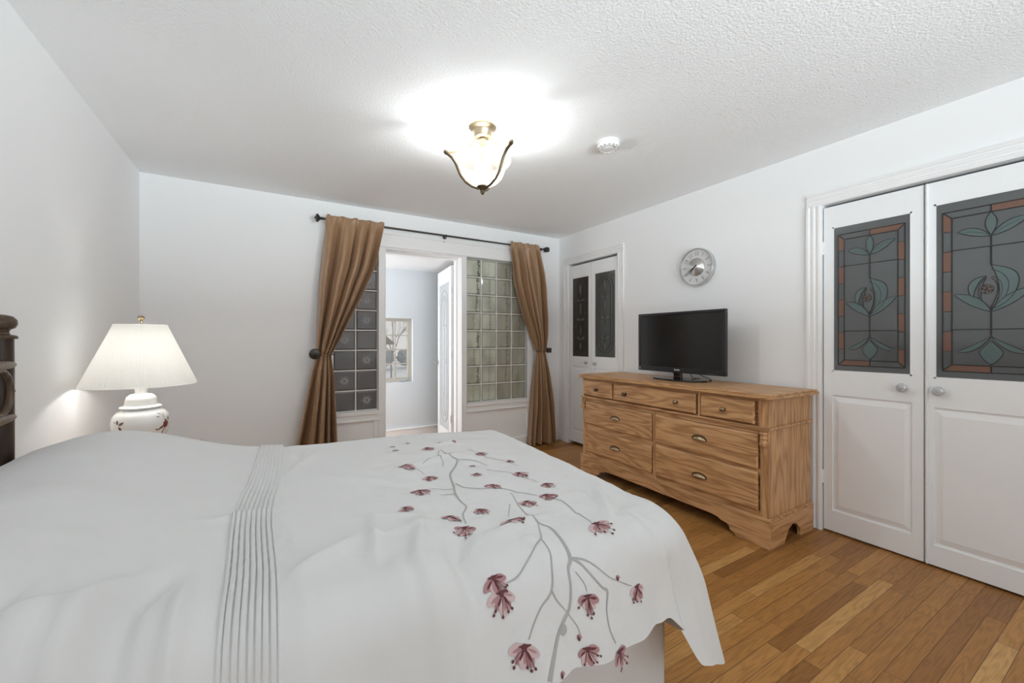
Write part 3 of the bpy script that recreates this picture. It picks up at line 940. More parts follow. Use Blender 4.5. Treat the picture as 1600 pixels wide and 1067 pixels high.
def drawer(name_label, y0, y1, z0, z1, mat, knobs=(), cups=()):
    f = lambda u, v, h: (DX0 - h, u, v)
    w = MB(); w.prism([(y0, z0), (y1, z0), (y1, z1), (y0, z1)], .0, .008, f)
    w.raised(f, y0, y1, z0, z1, .008, .017, .009)
    d = obj('drawer', w, mat, t)
    if name_label: d['label'] = name_label
    for i, y in enumerate(knobs):
        z = (z0 + z1) / 2 - .005
        k = MB().lathe([(.014, .0165), (.014, .019), (.006, .021), (.006, .030), (.013, .034), (.016, .041), (.012, .048), (0, .050)], (DX0, y, z), 18, '-x')
        obj('knob', k, M['brassdk'] if y > 2.2 else M['brass'], d)
    for y, z in cups:
        k = MB()
        # half dome cup pull with a backplate
        Pn = []
        for i in range(13):
            th = PI * i / 12          # along the width
            row = []
            for j in range(9):
                ph = (PI * .5) * j / 8
                R = 1.0
                yy = cos(th) * .048
                zz = sin(th) * cos(ph) * .026 - .006
                xx = sin(th) * sin(ph) * .026 + .017
                row.append((DX0 - xx, y + yy, z + zz))
            Pn.append(row)
        k.grid(Pn)
        o = obj('cup_pull', k, M['brass'], d, solid=.0025)
        bp = MB().prism([(y + .056 * cos(a * PI / 12), z - .008 + .034 * sin(a * PI / 12) ** .8 if a not in (0, 12) else z - .008) for a in range(13)], .0168, .0190, f)
        obj('backplate', bp, M['brassdk'], o)


drawer(None, 2.494, 2.845, .709, .846, M['oak_y2'], knobs=(2.671,))
drawer(None, 1.716, 2.478, .709, .846, M['oak_y'], knobs=(2.340, 1.861))
drawer(None, 1.329, 1.680, .709, .846, M['oak_y2'], knobs=(1.513,))
drawer(None, 2.085, 2.826, .452, .653, M['oak_y'], cups=((2.453, .553),))
drawer(None, 2.085, 2.826, .203, .408, M['oak_y2'], cups=((2.453, .305),))
drawer(None, 1.310, 2.047, .448, .653, M['oak_y2'], cups=((1.684, .550),))
drawer(None, 1.310, 2.047, .203, .430, M['oak_y'], cups=((1.684, .300),))

# bundle of black cord on the floor under the dresser
w = MB()
rr = random.Random(4); pts = []
for k in range(60):
    a = k * .55; pts.append((2.80 + .07 * cos(a) * (1 + .3 * sin(k)), 1.36 + .05 * sin(a) + .0006 * k, .012 + .028 * abs(sin(k * .37)) + .010 * (k % 3)))
w.tube(pts, .006, 6)
w.box(2.75, 2.90, 1.33, 1.38, .001, .03)
tag(obj('power_strip', w, M['cable'], bev=.003), 'black power strip with coiled cord under the dresser end', 'power strip')

# ------------------------------------------------------------------ television
TX = 2.735
ty0, ty1, tz0, tz1 = 1.668, 2.450, .952, 1.430
t = thing('television', 'black flat screen television standing on the oak dresser', 'television', (2.78, 2.06, .895))
f = lambda u, v, h: (TX - h, u, v)
w = MB()
b = .022; bb = .040
for a in ((ty0, ty1, tz1 - b, tz1), (ty0, ty0 + b, tz0 + bb, tz1 - b), (ty1 - b, ty1, tz0 + bb, tz1 - b)): w.box(TX, TX + .03, a[0], a[1], a[2], a[3])
w.box(TX, TX + .03, ty0, ty1, tz0, tz0 + bb)
bz_ = obj('bezel', w, M['black'], t, bev=.004)
w = MB().box(TX + .03, TX + .045, ty0 + .03, ty1 - .03, tz0 + .03, tz1 - .03)
w.raised(lambda u, v, h: (TX + .045 + h, u, v), ty0 + .05, ty1 - .05, tz0 + .06, tz1 - .06, 0, .03, .06)
obj('back_shell', w, M['black'], t, bev=.004)
obj('screen', MB().box(TX + .006, TX + .012, ty0 + b, ty1 - b, tz0 + bb, tz1 - b), M['screen'], t)
w = MB()   # small pale emblem on the lower bezel, power lamp
for k in range(6):
    y = 2.083 - k * .0085
    w.box(TX - .0012, TX, y - .0030, y + .0030, tz0 + .018, tz0 + .026 + (.003 if k in (0, 3) else 0))
obj('emblem', w, M['silver'], t)
for k in range(5): obj('button', MB().box(TX - .001, TX, 1.80 - k * .018, 1.806 - k * .018, tz0 + .008, tz0 + .011), M['greyp'], t)
obj('power_button', MB().box(TX - .001, TX, 2.425, 2.437, tz0 + .012, tz0 + .028), M['greyp'], t)
w = MB().prism([(2.030, .905), (2.100, .905), (2.095, .97), (2.035, .97)], TX + .005, TX + .030, lambda u, v, h: (h, u, v))
obj('stand_neck', w, M['gloss'], t, bev=.003)
w = MB()
cc = (2.755, 2.055)
poly = lambda s: [(cc[0] + .125 * s * cos(k * PI / 24) * (1 if cos(k * PI / 24) < 0 else .75), cc[1] + .235 * s * (abs(sin(k * PI / 24)) ** .8) * (1 if sin(k * PI / 24) > 0 else -1)) for k in range(48)]
w.prism(poly(1), .8955, .902, lambda u, v, h: (u, v, h)); w.prism(poly(.97), .902, .908, lambda u, v, h: (u, v, h))
obj('stand_base', w, M['gloss'], t, bev=.002)
w = MB()
w.tube([(TX + .05, 1.93, .99), (TX + .05, 1.91, .955), (TX + .055, 1.875, .935), (TX + .06, 1.835, .925), (TX + .065, 1.815, .910), (TX + .075, 1.828, .902), (TX + .10, 1.86, .900), (TX + .2, 1.90, .900)], .0032, 6)
obj('cable', w, M['cable'], t); w = MB()
w.tube([(TX + .06, 2.00, .985), (TX + .06, 1.985, .95), (TX + .07, 1.975, .915), (TX + .12, 1.98, .912), (TX + .2, 2.0, .902)], .003, 6)
obj('cable', w, M['cable'], t); w = MB()
w.tube([(TX + .06, 2.14, .985), (TX + .06, 2.15, .95), (TX + .07, 2.12, .918), (TX + .12, 2.15, .912), (TX + .2, 2.2, .902)], .003, 6)
obj('cable', w, M['cable'], t)

# ------------------------------------------------------------------ wall clock
ck = (XR, 2.075, 1.806); CX = .045
t = thing('wall_clock', 'round silver wall clock with a pale dial above the television', 'clock', ck)
w = MB().lathe([(.150, .0005), (.153, .010), (.153, CX - .002), (.150, CX + .002), (.1455, CX + .002), (.1435, CX - .004), (.1435, .0005)], ck, 64, '-x')
obj('rim', w, M['chrome'], t)
obj('dial', MB().lathe([(.1435, .003), (.1435, CX - .016), (0, CX - .016)], ck, 64, '-x'), M['steel_dial'], t)
w = MB().lathe([(.072, CX - .0155), (.073, CX - .006), (.068, CX - .001), (0, CX + .010)], ck, 64, '-x')
m_, nt_, p_ = new_mat('spun_steel'); setp(p_, col=(.70, .70, .69), rough=.36, metal=1.0); p_.inputs['Anisotropic'].default_value = .9; p_.inputs['Anisotropic Rotation'].default_value = .25
tg = nt_.nodes.new('ShaderNodeTangent'); tg.direction_type = 'RADIAL'; tg.axis = 'X'; nt_.links.new(tg.outputs[0], p_.inputs['Tangent'])
obj('hub_disc', w, m_, t)


def ckpt(a, r, h): return (ck[0] - h, ck[1] - r * sin(a), ck[2] + r * cos(a))


for k in range(12):
    c = bpy.data.curves.new('n', 'FONT'); c.body = str(12 if k == 0 else k); c.size = .046; c.align_x = 'CENTER'; c.align_y = 'CENTER'; c.extrude = .0006; c.resolution_u = 3
    to = bpy.data.objects.new('n', c); COL.objects.link(to)
    bpy.context.view_layer.update()
    me = bpy.data.meshes.new_from_object(to); bpy.data.objects.remove(to)
    a = 2 * PI * k / 12
    w = MB(); vs = []
    for v in me.vertices:
        x, y, z = v.co.x * .8, v.co.y, v.co.z
        rr_ = .108 + y
        p = ckpt(a, rr_, CX - .015 + z)
        # move sideways along the dial
        p = (p[0], p[1] - x * cos(a), p[2] - x * sin(a)); vs.append(p)
    w.add(vs, [tuple(q.vertices) for q in me.polygons]); o = obj('numeral', w, M['dialink'], t)
for nm, an, L, wd in (('hour_hand', rad(229), .085, .0032), ('minute_hand', rad(238), .128, .0022)):
    w = MB(); q = []
    a0 = Vector(ckpt(an, -.02, CX + .011)); a1 = Vector(ckpt(an, L, CX + (.011 if nm[0] == 'h' else .013)))
    dd = (a1 - a0).normalized(); sd = Vector((0, dd.z, -dd.y))
    w.add([a0 + sd * wd, a0 - sd * wd, a1 - sd * wd * .6, a1 + sd * wd * .6] + [v + Vector((-.0012, 0, 0)) for v in (a0 + sd * wd, a0 - sd * wd, a1 - sd * wd * .6, a1 + sd * wd * .6)],
          [(0, 1, 2, 3), (4, 5, 6, 7), (0, 1, 5, 4), (1, 2, 6, 5), (2, 3, 7, 6), (3, 0, 4, 7)])
    obj(nm, w, M['came'], t)

# ------------------------------------------------------------------ curtain rod, holdbacks, curtains
ZR, YR = 2.262, 3.862
t = thing('curtain_rod', 'dark pewter curtain rod across the doorway and block panels', 'curtain rod', (1.55, YR, ZR))
obj('rod', MB().tube([(.405, YR, ZR), (2.74, YR, ZR)], .0085, 12).tube([(.60, YR, ZR), (1.9, YR, ZR)], .0095, 12), M['iron'], t)
fin = [(0, 0), (.010, 0), (.012, .006), (.008, .012), (.013, .020), (.014, .026), (.010, .032), (.022, .040), (.034, .050), (.037, .058), (.030, .066), (.012, .070), (.006, .078), (0, .080)]
w = MB().lathe(fin, (.410, YR, ZR), 20, '-x'); obj('finial', w, M['iron'], t)
w = MB().lathe([(0, 0), (.012, 0), (.012, .012), (.008, .016), (.009, .024)], (2.735, YR, ZR), 16, 'x').box(2.759, 2.800, YR - .026, YR + .026, ZR - .026, ZR + .026).box(2.800, 2.810, YR - .018, YR + .018, ZR - .018, ZR + .018)
obj('finial', w, M['iron'], t, bev=.004)
for x in (.452, 1.535, 2.70):
    w = MB().tube([(x, YF - .024 if x > 1 and x < 2.6 else YF - .001, ZR - .02), (x, YR + .01, ZR - .024), (x, YR, ZR - .016)], .006, 8)
    w.tube([(x - .007, YR, ZR), (x + .007, YR, ZR)], .0125, 12)
    w.box(x - .012, x + .012, (YF - .005 if not (1 < x < 2.6) else YF - .0235 - .004), (YF if not (1 < x < 2.6) else YF - .0225), ZR - .05, ZR + .012)
    obj('bracket', w, M['iron'], t, bev=.002)


def interp(tab, z):
    if z >= tab[0][0]: return tab[0][1]
    for (a, b), (c, d) in zip(tab, tab[1:]):
        if z >= c: return d + (b - d) * (z - c) / (a - c)
    return tab[-1][1]


def curtain(name, label, left, right, ztop, zbot, npl, seed, tie_z, lean):
    rr = random.Random(seed); nu, nz = 220, 130
    ph = [rr.uniform(-.5, .5) for _ in range(30)]
    P = []
    for i in range(nu + 1):
        u = i / nu; row = []
        for j in range(nz + 1):
            z = ztop + (zbot - ztop) * (j / nz)
            l, r = interp(left, z), interp(right, z)
            wd = r - l
            k = u * npl
            # tight pleats at the tie, shallow at the heading
            q = abs(z - tie_z)
            dep = min(.058, .014 + .060 * min(1, (ztop - z) / .45)) if z > tie_z else .020 + .052 * min(1, (tie_z - z) / .6)
            if q < .18: dep = dep * (.55 + .45 * q / .18)
            th = PI * (k + .22 * sin(2.1 * PI * u + seed) + .10 * sin(z * 2.2 + seed))
            base = 1.25 - 2.3 * (1 - abs(sin(th))) ** 1.25 + .22 * sin(2 * PI * k * 1.9 + ph[3] * 6 + z * .8) - .25 * abs(sin(th * 2.0 + .6))
            uu = u + .018 * sin(2 * PI * k + 1.2) * (1 if z < ztop - .1 else .4)
            x = l + wd * min(1.0, max(0.0, uu))
            y = YR - .012 - dep * .85 * base
            if z > ztop - .075:           # rod pocket hugs the rod
                tt = (z - (ztop - .075)) / .075
                hh = .021 + .007 * sin(2 * PI * k * 1.5 + ph[2] * 5)
                y = y * (1 - tt) + (YR - hh) * tt
                zz = z + .009 * max(0, sin(2 * PI * k + 1)) * tt
            else: zz = z
            if z < .3: zz += .006 * sin(2 * PI * k)
            y = min(y, YF - .036)
            row.append((x, y, zz))
        P.append(row)
    o = obj(name, MB().grid(P), M['curtain'], solid=.003, angle=180)
    return tag(o, label, 'curtain', 'bronze satin curtains')


TL_ = 1.085
curtain('curtain', 'bronze satin curtain tied back at the left, over the dark glass blocks',
        [(2.30, .430), (2.27, .418), (1.71, .362), (1.16, .342), (1.10, .346), (1.07, .344), (.94, .302), (.354, .190), (.015, .130)],
        [(2.30, .917), (2.27, .915), (1.864, .819), (1.563, .690), (1.30, .565), (1.14, .492), (1.085, .462), (1.05, .464), (.90, .482), (.314, .505), (.015, .520)], 2.292, .015, 4.3, 1, TL_, 0)
curtain('curtain', 'bronze satin curtain tied back at the right, beside the corner closet',
        [(2.30, 2.285), (2.26, 2.275), (1.857, 2.335), (1.506, 2.455), (1.20, 2.585), (1.085, 2.628), (1.05, 2.630), (.705, 2.585), (.056, 2.515), (.015, 2.51)],
        [(2.30, 2.665), (2.28, 2.668), (1.813, 2.735), (1.441, 2.755), (1.085, 2.745), (.768, 2.795), (.015, 2.866)], 2.292, .015, 3.6, 5, TL_, 0)


def holdback(label, x, x2, sgn, sq):
    t = thing('holdback', label, 'curtain holdback', (x, YF, 1.09), 'pewter curtain holdbacks')
    obj('post', MB().tube([(x, YF, 1.09), (x, YR - .06, 1.09)], .006, 10).tube([(x, YF, 1.09), (x, YF - .006, 1.09)], .022, 16), M['iron'], t)
    if sq:
        w = MB().box(x - .028, x + .028, YR - .085, YR - .060, 1.062, 1.118).box(x - .018, x + .018, YR - .093, YR - .085, 1.072, 1.108)
        obj('knob', w, M['iron'], t, bev=.005)
    else:
        w = MB().lathe([(.006, 0), (.014, .004), (.042, .012), (.045, .018), (.040, .026), (.020, .032), (.010, .036), (.009, .044), (.005, .049), (0, .05)], (x, YR - .060, 1.09), 24, '-y')
        obj('knob', w, M['iron'], t)
    pts = []
    for k in range(17):
        a = PI * k / 16
        pts.append(((x + x2) / 2 - sgn * (x2 - x) / 2 * cos(a) * sgn, YR - .002 - .066 * sin(a), 1.086 - .012 * sin(a)))
    obj('tie_ring', MB().tube(pts, .0042, 8), M['brassdk'], t)


holdback('round pewter holdback gathering the left curtain', .328, .480, 1, False)
holdback('square pewter holdback gathering the right curtain', 2.762, 2.618, 1, True)

# ------------------------------------------------------------------ ceiling light and smoke detector
LC = (1.060, 2.105)
t = thing('ceiling_light', 'semi flush ceiling light with frosted bowl and three curved brass arms', 'ceiling light', (LC[0], LC[1], ZC))
c = (LC[0], LC[1], 0)
obj('canopy', MB().lathe([(.080, ZC), (.081, ZC - .006), (.074, ZC - .014), (.062, ZC - .020), (.056, ZC - .030), (.050, ZC - .050), (.044, ZC - .060), (.020, ZC - .066), (0, ZC - .066)], c, 40), M['nickel'], t)
obj('stem', MB().lathe([(.010, ZC - .06), (.010, 2.20)], c, 16).lathe([(.024, 2.335), (.024, 2.365)], c, 16), M['nickel'], t)
# glass bowl: flared rim, pinched, rounded to the tip
prof = [(.020, 2.098), (.050, 2.104), (.085, 2.122), (.112, 2.148), (.126, 2.178), (.132, 2.200), (.142, 2.218), (.158, 2.232), (.166, 2.246), (.164, 2.254), (.152, 2.250), (.136, 2.238), (.124, 2.218), (.118, 2.196), (.100, 2.158), (.060, 2.118), (.02, 2.108)]
obj('glass_bowl', MB().lathe(prof, c, 56), M['bowl'], t)
obj('finial', MB().lathe([(.034, 2.098), (.034, 2.092), (.020, 2.084), (.012, 2.074), (.014, 2.066), (.010, 2.058), (.006, 2.052), (0, 2.050)], c, 24), M['brassdk'], t)
fx, fy = sin(YAW), cos(YAW); rx, ry = cos(YAW), -sin(YAW)
for an in (rad(184), rad(-38), rad(73)):
    d = (rx * cos(an) + fx * sin(an), ry * cos(an) + fy * sin(an))
    q = lambda r, z: (LC[0] + d[0] * r, LC[1] + d[1] * r, z)
    w = MB()
    pts = [q(r, z) for r, z in ((.020, 2.087), (.060, 2.098), (.098, 2.123), (.126, 2.158), (.142, 2.195), (.156, 2.230), (.178, 2.262), (.205, 2.285), (.214, 2.291))]
    w.tube(pts, [.009, .0085, .008, .008, .008, .008, .0085, .009, .010], 8)
    w.tube([q(.203, 2.283), q(.214, 2.294), q(.220, 2.304)], [.012, .013, .004], 8)
    arm = obj('arm', w, M['brassdk'], t)
    w = MB()
    pts = [q(r, z) for r, z in ((.046, ZC - .055), (.058, ZC - .082), (.082, ZC - .110), (.120, ZC - .132), (.165, ZC - .146), (.205, ZC - .151))]
    w.tube(pts, .0042, 8)
    pts = [q(r, z) for r, z in ((.040, ZC - .060), (.052, ZC - .088), (.078, ZC - .117), (.118, ZC - .140), (.165, ZC - .153), (.203, ZC - .157))]
    w.tube(pts, .003, 8)
    obj('scroll', w, M['nickel'], arm)
for k in range(2):
    a = rad(40 + 180 * k)
    obj('bulb', MB().lathe([(0, 2.145), (.018, 2.155), (.026, 2.180), (.026, 2.20), (.014, 2.225), (.012, 2.255)], (LC[0] + .055 * cos(a), LC[1] + .055 * sin(a), 0), 16), M['bulb'], t)


def lamp_light(name, loc, power, col, r):
    l = bpy.data.lights.new(name, 'POINT'); l.energy = power; l.color = col; l.shadow_soft_size = r
    o = bpy.data.objects.new(name, l); o.location = loc; COL.objects.link(o)


lamp_light('ceiling_bulbs', (LC[0], LC[1], 2.165), 15, (.965, 1, 1.0), .05)

t = thing('smoke_detector', 'round white smoke detector on the ceiling', 'smoke detector', (1.812, 1.862, ZC))
c = (1.812, 1.862, 0)
obj('mounting_base', MB().lathe([(.070, ZC), (.070, ZC - .010), (.064, ZC - .012)], c, 40), M['plaswhite'], t)
obj('cover', MB().lathe([(.066, ZC - .011), (.067, ZC - .026), (.060, ZC - .038), (.052, ZC - .042), (.050, ZC - .040), (.030, ZC - .040), (.028, ZC - .043), (0, ZC - .044)], c, 40), M['plaswhite'], t)
w = MB()
for k in range(14):
    a = 2 * PI * k / 14
    w.box(c[0] + .060 * cos(a) - .004, c[0] + .060 * cos(a) + .004, c[1] + .060 * sin(a) - .004, c[1] + .060 * sin(a) + .004, ZC - .0395, ZC - .036)
w.box(c[0] - .005, c[0] + .025, c[1] - .048, c[1] - .044, ZC - .0425, ZC - .040)
obj('vent', w, M['greyp'], t)

# ------------------------------------------------------------------ nightstand and table lamp
t = thing('nightstand', 'wooden nightstand beside the bed carrying the table lamp', 'nightstand', (-.565, 2.75, 0))
w = MB().box(-.79, -.335, 2.52, 2.98, .602, .625); obj('top', w, M['oak_y2'], t, bev=.004)
w = MB().box(-.775, -.36, 2.54, 2.555, .10, .602).box(-.775, -.36, 2.945, 2.96, .10, .602).box(-.775, -.76, 2.555, 2.945, .10, .602).box(-.76, -.36, 2.555, 2.945, .10, .12)
obj('body', w, M['oak_z'], t)
for z in (.13, .37):
    w = MB().box(-.362, -.345, 2.558, 2.942, z, z + .222); d = obj('drawer', w, M['oak_y'], t, bev=.004)
    obj('knob', MB().lathe([(.008, .017), (.006, .026), (.014, .034), (.010, .042), (0, .044)], (-.362, 2.75, z + .11), 14, 'x'), M['brassdk'], d)
for x in (-.75, -.385):
    for y in (2.565, 2.935): obj('leg', MB().box(x - .02, x + .02, y - .02, y + .02, 0, .10), M['oak_z'], t)

LX, LY = -.565, 2.762
t = thing('table_lamp', 'white ginger jar table lamp with a pleated ivory shade, lit', 'table lamp', (LX, LY, .625))
c = (LX, LY, 0)
obj('wooden_foot', MB().lathe([(.085, .625), (.085, .635), (.078, .642), (.074, .648)], c, 40), M['walnut'], t)
jar = [(.072, .648), (.074, .660), (.088, .690), (.104, .730), (.1135, .775), (.114, .800), (.107, .828), (.092, .846), (.072, .856), (.066, .860)]


def jarr(z):
    for (a, b), (c_, d) in zip(jar, jar[1:]):
        if b <= z <= d: return a + (c_ - a) * (z - b) / (d - b)
    return .07


jo = obj('jar', MB().lathe(jar, c, 56), M['porc'], t)
obj('lid', MB().lathe([(.064, .859), (.080, .864), (.0835, .869), (.080, .873), (.066, .878), (.0635, .888), (.062, .905), (.056, .922), (.042, .932), (.025, .936), (.0235, .946), (.026, .958), (.026, .966), (.008, .968)], c, 48), M['porc'], t)
# painted sprigs on the jar; angle 0 faces the viewer side, + to the right
fa = math.atan2(-LY, -LX)


def jp(ph, z, o=.0006):
    r = jarr(z) + o; a = fa + ph
    return (LX + r * cos(a), LY + r * sin(a), z)


def jleaf(w, ph, z, L, an, wd, mi):
    q = []
    n = 6
    for k in range(n + 1):
        s_ = k / n; q.append((s_ * L, wd * sin(PI * s_)))
    for k in range(n - 1, 0, -1):
        s_ = k / n; q.append((s_ * L, -wd * sin(PI * s_)))
    pts = []
    for a, b in q:
        du = a * cos(an) - b * sin(an); dz = a * sin(an) + b * cos(an)
        pts.append(jp(ph + du / .112, z + dz))
    ctr = jp(ph + L * .5 * cos(an) / .112, z + L * .5 * sin(an), .0009)
    N = len(pts)
    w.add(pts + [ctr], [(i, (i + 1) % N, N) for i in range(N)], mi)


w = MB()
for ph, z, L, an, wd in ((-.80, .792, .030, .6, .0065), (-.82, .795, .026, 2.0, .006), (-.80, .788, .026, -1.0, .0065)): jleaf(w, ph, z, L, an, wd, 0)
obj('painted_leaf', w, [M['leafp'], M['rosep'], M['greyp']], jo, recalc=False)
w = MB()
for ph, z, L, an, wd in ((.88, .770, .028, 3.6, .007), (1.02, .785, .024, 2.2, .006), (1.10, .79, .03, 1.2, .006),
                         (.62, .752, .016, 2.5, .004), (.62, .752, .016, .8, .004)):
    jleaf(w, ph, z, L, an, wd, 0)
for k in range(6): jleaf(w, .98, .776, .021, k * PI / 3 + .3, .009, 1)
for ph, z, L, an, wd in ((.70, .818, .02, 2.9, .003), (.80, .826, .024, 2.4, .003), (.95, .80, .045, 1.9, .002), (.86, .815, .03, 1.2, .002), (-.95, .80, .02, 2.4, .003)):
    jleaf(w, ph, z, L, an, wd, 2)
w.tube([jp(.98, .772), jp(.92, .755), jp(.86, .742), jp(.84, .73)], .0016, 6, 0)
obj('painted_rose', w, [M['leafp'], M['rosep'], M['greyp']], jo, recalc=False)
np_ = 132
sh0, sh1, sr0, sr1 = .984, 1.286, .224, .106
prof = [(sr0 + .003, sh0 - .004), (sr0 + .002, sh0 + .006)] + [(sr0 + (sr1 - sr0) * k / 8, sh0 + .006 + (sh1 - sh0 - .012) * k / 8) for k in range(9)] + [(sr1 + .001, sh1), (sr1 - .001, sh1 + .002)]
w = MB().lathe(prof, c, np_ * 4, rip=lambda a, k: (.010 * (1 if 2 <= k <= 10 else .1)) * (abs(((a * np_ / (2 * PI)) % 1) - .5) * 2 - .5))
w.f = [q for q in w.f if len(q) == 4]
w.m = [0] * len(w.f)
obj('shade', w, M['shade'], t, angle=60, recalc=False)
obj('harp', MB().tube([(LX + .045 * cos(rad(a)) * 1.0, LY, 1.12 + .17 * sin(rad(a))) for a in range(-60, 241, 15)], .002, 6).tube([(LX, LY, .966), (LX, LY, 1.02)], .010, 12), M['brass'], t)
obj('bulb', MB().lathe([(.012, 1.02), (.013, 1.04), (.017, 1.060), (.019, 1.080), (.014, 1.100), (0, 1.108)], c, 20), M['bulb'], t)
w = MB().tube([(LX, LY, 1.286), (LX, LY, 1.300)], .0035, 8)
for k in range(3):
    a = rad(120 * k + 20); w.tube([(LX, LY, 1.287), (LX + sr1 * cos(a), LY + sr1 * sin(a), 1.284)], .0015, 6)
w.lathe([(.004, 1.298), (.009, 1.302), (.005, 1.308), (.014, 1.316), (.0155, 1.324), (.011, 1.332), (0, 1.336)], c, 20)
obj('finial', w, M['brass'], t)
lamp_light('table_lamp_bulb', (LX, LY, 1.082), 3.9, (1, .98, .955), .026)

# ------------------------------------------------------------------ bed
PX = -.762
t = bed = thing('bed', 'double bed with a dark turned wood headboard, under a white duvet', 'bed', (.2, 1.45, 0))
MX0, MX1, MY0, MY1 = -.70, 1.085, .885, 2.05


def bed_post(y):
    w = MB(); c = (PX, y, 0)
    w.lathe([(.026, 0), (.029, .02), (.029, 1.10), (.028, 1.215)], c, 24)
    p = obj('headboard_post', w, M['walnut'], bed)
    w = MB().lathe([(.036, 1.213), (.037, 1.219), (.034, 1.224), (.020, 1.228), (.017, 1.236), (.020, 1.244), (.031, 1.250), (.036, 1.262), (.035, 1.276), (.026, 1.288), (.010, 1.293), (0, 1.294)], c, 28)
    obj('post_finial', w, M['walnut2'], p)


PYF, PYN = 2.020, .72
bed_post(PYF); bed_post(PYN)
w = MB()
for z in (1.128, .955):
    w.tube([(PX + .034, PYF - .012, z), (PX + .034, PYF - .022, z), (PX + .034, PYF - .05, z), (PX + .034, PYF - .10, z), (PX + .036, (PYF + PYN) / 2, z), (PX + .036, PYN + .06, z), (PX + .036, PYN, z), (PX + .036, PYN - .02, z)], [.003, .009, .013, .016, .016, .016, .013, .004], 14)
obj('headboard_rail', w, M['walnut2'], t)
for k in range(6):
    yc = PYF - .112 - k * .228
    if yc < PYN + .05: break
    w = MB().tube([(PX + .036, yc + .072 * cos(a * PI / 20), 1.0415 + .072 * sin(a * PI / 20)) for a in range(40)], .0085, 12, closed=True)
    w.tube([(PX + .036, yc + .080, 1.0415), (PX + .036, yc + .092, 1.0415)], [.008, .003], 8)
    obj('headboard_ring', w, M['walnut2'], t)
w = MB().box(PX - .014, PX + .014, PYN + .03, PYF - .03, .30, .70)
obj('headboard_panel', w, M['walnut'], t, bev=.004)
obj('base', MB().box(MX0, MX1 - .03, MY0 + .03, MY1 - .03, .10, .34), M['skirt'], t, bev=.01)
obj('mattress', MB().box(MX0, MX1 - .01, MY0, MY1, .345, .60), M['skirt'], t, bev=.05)
for x in (MX0 + .08, MX1 - .12):
    for y in (MY0 + .1, MY1 - .1): obj('leg', MB().box(x - .03, x + .03, y - .03, y + .03, 0, .10), M['walnut'], t)
# valance round near side and foot
P = []
path = []
n = 220
per = [(MX0, MY0 - .012), (MX1, MY0 - .012), (MX1, MY1 + .012), (MX0, MY1 + .012)]
for a, b in zip(per, per[1:]):
    L = math.dist(a, b); m = int(L / .012)
    for k in range(m):
        s_ = k / m; nx, ny = (b[1] - a[1]) / L, -(b[0] - a[0]) / L
        path.append((a[0] + (b[0] - a[0]) * s_, a[1] + (b[1] - a[1]) * s_, nx, ny, len(path) * .012))
for x, y, nx, ny, s_ in path:
    row = []
    for j in range(9):
        z = .36 - .345 * j / 8; o = .010 + (j / 8) * (.012 + .010 * sin(s_ * 38) + .006 * sin(s_ * 17 + 1))
        row.append((x + nx * o, y + ny * o, z))
    P.append(row)
obj('bed_skirt', MB().grid(P), M['skirt'], t, angle=180, recalc=False)

# ------------------------------------------------------------------ duvet
XE, YN, YFE, RC = 1.075, .868, 2.045, .10


def sstep(a, b, x):
    x = min(1, max(0, (x - a) / (b - a))); return x * x * (3 - 2 * x)


def wr(x, y, s_, k):
    return (sin(x * k * 1.0 + y * k * .63 + s_) * sin(y * k * .9 - x * k * .38 + 1.7 * s_) + .5 * sin(x * k * 2.1 - y * k * 1.7 + 2.3 * s_) * sin(x * k * 1.3 + y * k * 2.4 + s_ * .7))


def ztop(x, y):
    z = .668 + .070 * min(1, max(0, (1.05 - x) / 1.0))
    bump = math.exp(-((x + .50) / .31) ** 2)
    z += .134 * bump * (.80 + .20 * sstep(.70, 1.0, y)) * (1 - .10 * math.exp(-((y - 1.48) / .10) ** 2))
    z += .028 * sstep(.02, .75, x) * sstep(1.0, 2.0, y)
    z += .012 * sin(PI * min(1, max(0, (y - YN) / (YFE - YN)))) * sstep(-.1, .3, x) * (1 - sstep(.8, 1.08, x) * .7)
    # puckers toward the near side
    g = 1 - .6 * sstep(1.0, 1.9, y)
    z += .0034 * wr(x, y, 1.3, 7.0) * g + .0024 * wr(x, y, 4.1, 17.0) * g + .0013 * wr(x, y, 2.2, 36.0) * g
    # long diagonal creases
    for (cx, cy, dx_, dy_, L, a, wd) in CREASE:
        px, py = x - cx, y - cy
        tt = px * dx_ + py * dy_; nn = -px * dy_ + py * dx_
        if abs(tt) < L: z += a * math.exp(-(nn / wd) ** 2) * (1 - (tt / L) ** 2) ** 2
    # pleated band
    u = x - band(y)
    if -.086 < u < 0:
        z += .006 * sstep(-.086, -.082, u)
        fr = ((u + .086) / .01075) % 1.0
        z += (.0050 * fr if fr < .78 else -.0065) * (.30 + .70 * (1 - sstep(1.0, 1.7, y)))
    elif 0 <= u < .05:
        z -= .006 * (1 - sstep(0, .05, u))
        z += .006 * (1 - sstep(0, .004, u)) * 2
    return z


def band(y): return .008 + .045 * sstep(1.2, 2.1, y) + .004 * sin(y * 9)


